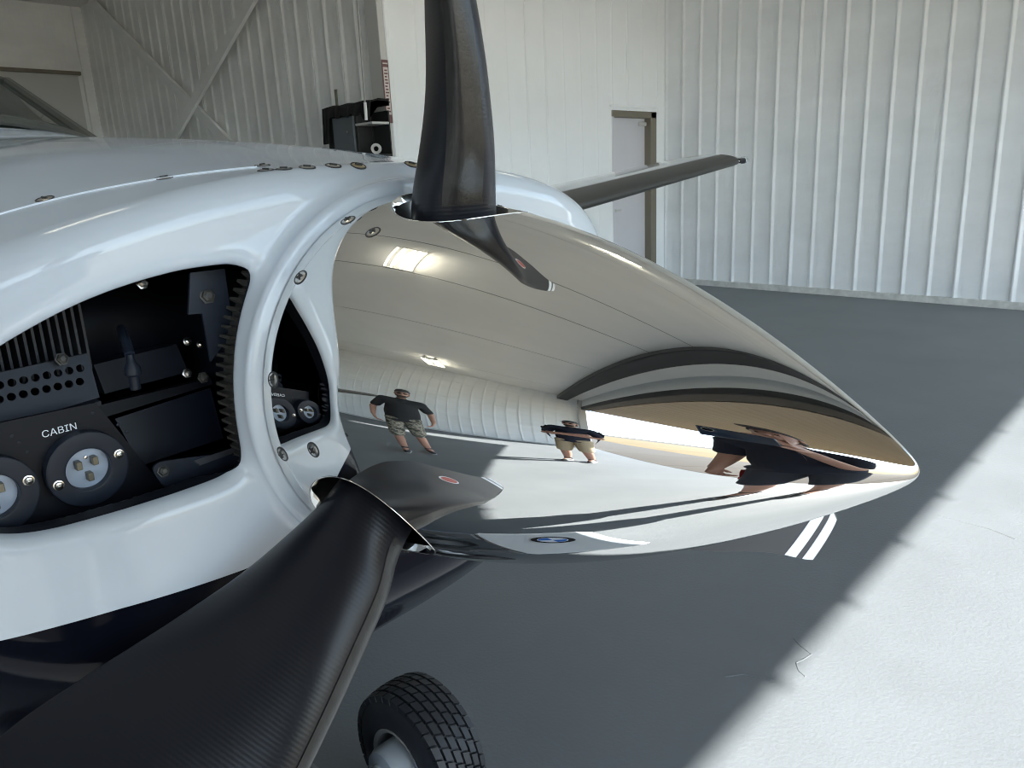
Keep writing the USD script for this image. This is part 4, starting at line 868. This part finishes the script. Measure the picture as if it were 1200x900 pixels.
def face_to(p, q): return math.atan2(q[1] - p[1], q[0] - p[0])
p1 = (-1.0, -2.78, 0); person('man in black T-shirt, camouflage shorts, cap and sunglasses standing inside the hangar', p1, face_to(p1, (.1, -.2)), M['tee_black'], M['camo'], fat=1.18, scale=.93, arms=arms_out, feet=((.05, .14), (-.02, -.14)))
p2 = (.62, -3.35, 0); person('man in navy T-shirt and khaki shorts, arms folded, in the sun by the opening', p2, face_to(p2, (.2, -.1)) + .25, M['tee_navy'], M['khaki'], fat=1.08, scale=.93, arms=arms_folded, feet=((.02, .13), (.02, -.13)))
# the photographer: behind the camera, both hands on the phone
PH = EYE - CF * .0085                                   # the phone's middle plane
pc0 = np.array([.98, -.76, 0]); ry = face_to(pc0, PH); czz, szz = math.cos(-ry), math.sin(-ry)
toloc = lambda p: np.array([[czz, -szz, 0], [szz, czz, 0], [0, 0, 1.]]) @ (np.asarray(p, float) - pc0)
grip_l, grip_r = toloc(PH - CR * .075 - CF * .125 + CD * .075), toloc(PH + CR * .165 - CF * .125 + CD * .075)
fwl, rtl, dnl = toloc(CF + pc0), toloc(CR + pc0), toloc(CD + pc0)
def arms_phone(sh):
    el = [sh[0] + np.array([.0, .05, -.29]), sh[1] * .45 + grip_r * .55 + np.array([-.06, .0, -.26])]
    return el, [el[0] + np.array([.12, -.01, -.22]), grip_r], [((.3, -.05, -1), (0, 1, 0)), (fwl * .55 - dnl * .75 - rtl * .28, rtl)]
person('photographer in dark navy shirt and dark shorts holding up a phone in one hand', tuple(pc0), ry, M['tee_navy'], M['denim'], fat=1.1, arms=arms_phone, cap=True, glasses=False, beard=False, lean=.06, curl=.8)
hipw = RZp = np.array([[math.cos(ry), -math.sin(ry), 0], [math.sin(ry), math.cos(ry), 0], [0, 0, 1.]])
rg_ = lambda p: RZp @ np.array(p) + pc0
solo('rag', rings_mesh([[rg_((.02 + .035 * math.cos(t) * w + .01 * math.sin(3 * t + k), .205 + .012 * math.sin(t) * w + .006 * math.cos(2 * t + k), zz)) for t in np.linspace(0, 2 * np.pi, 20, endpoint=False)] for k, (zz, w) in enumerate(((.90, .6), (.84, 1.0), (.76, 1.25), (.68, 1.1), (.64, .9)))]), M['rag'], 'red rag hanging from the pocket of the photographer', 'rag', smooth=60)
ph = thing('smartphone', 'dark blue smartphone held up by the photographer', 'phone', tuple(PH))
def phbox(x0, x1, y0, y1, z0, z1, bev): v, f = arr(box((x0, y0, z0), (x1, y1, z1), bev)); return v @ np.stack([CR, CD, CF]) + PH, f
part(ph, 'case', phbox(-.022, .125, -.022, .050, -.004, .0038, .003), M['phone']); part(ph, 'screen', phbox(-.019, .122, -.019, .047, -.0046, -.0041, .0002), M['screen'])
part(ph, 'camera_plateau', phbox(-.018, .016, -.018, .016, .0038, .0056, .0008), M['phone'])
part(ph, 'lens_ring', torus_pts(PH + CF * .0056, CF, [(0, .0105), (0, .0135), (.0012, .0130), (.0012, .0110)], 32), M['steelbright'])
part(ph, 'lens', lathe(PH + CF * .0054, CF, [(0, .0104), (.0004, .0104), (.0005, .0001)], 24), M['lensglass'])
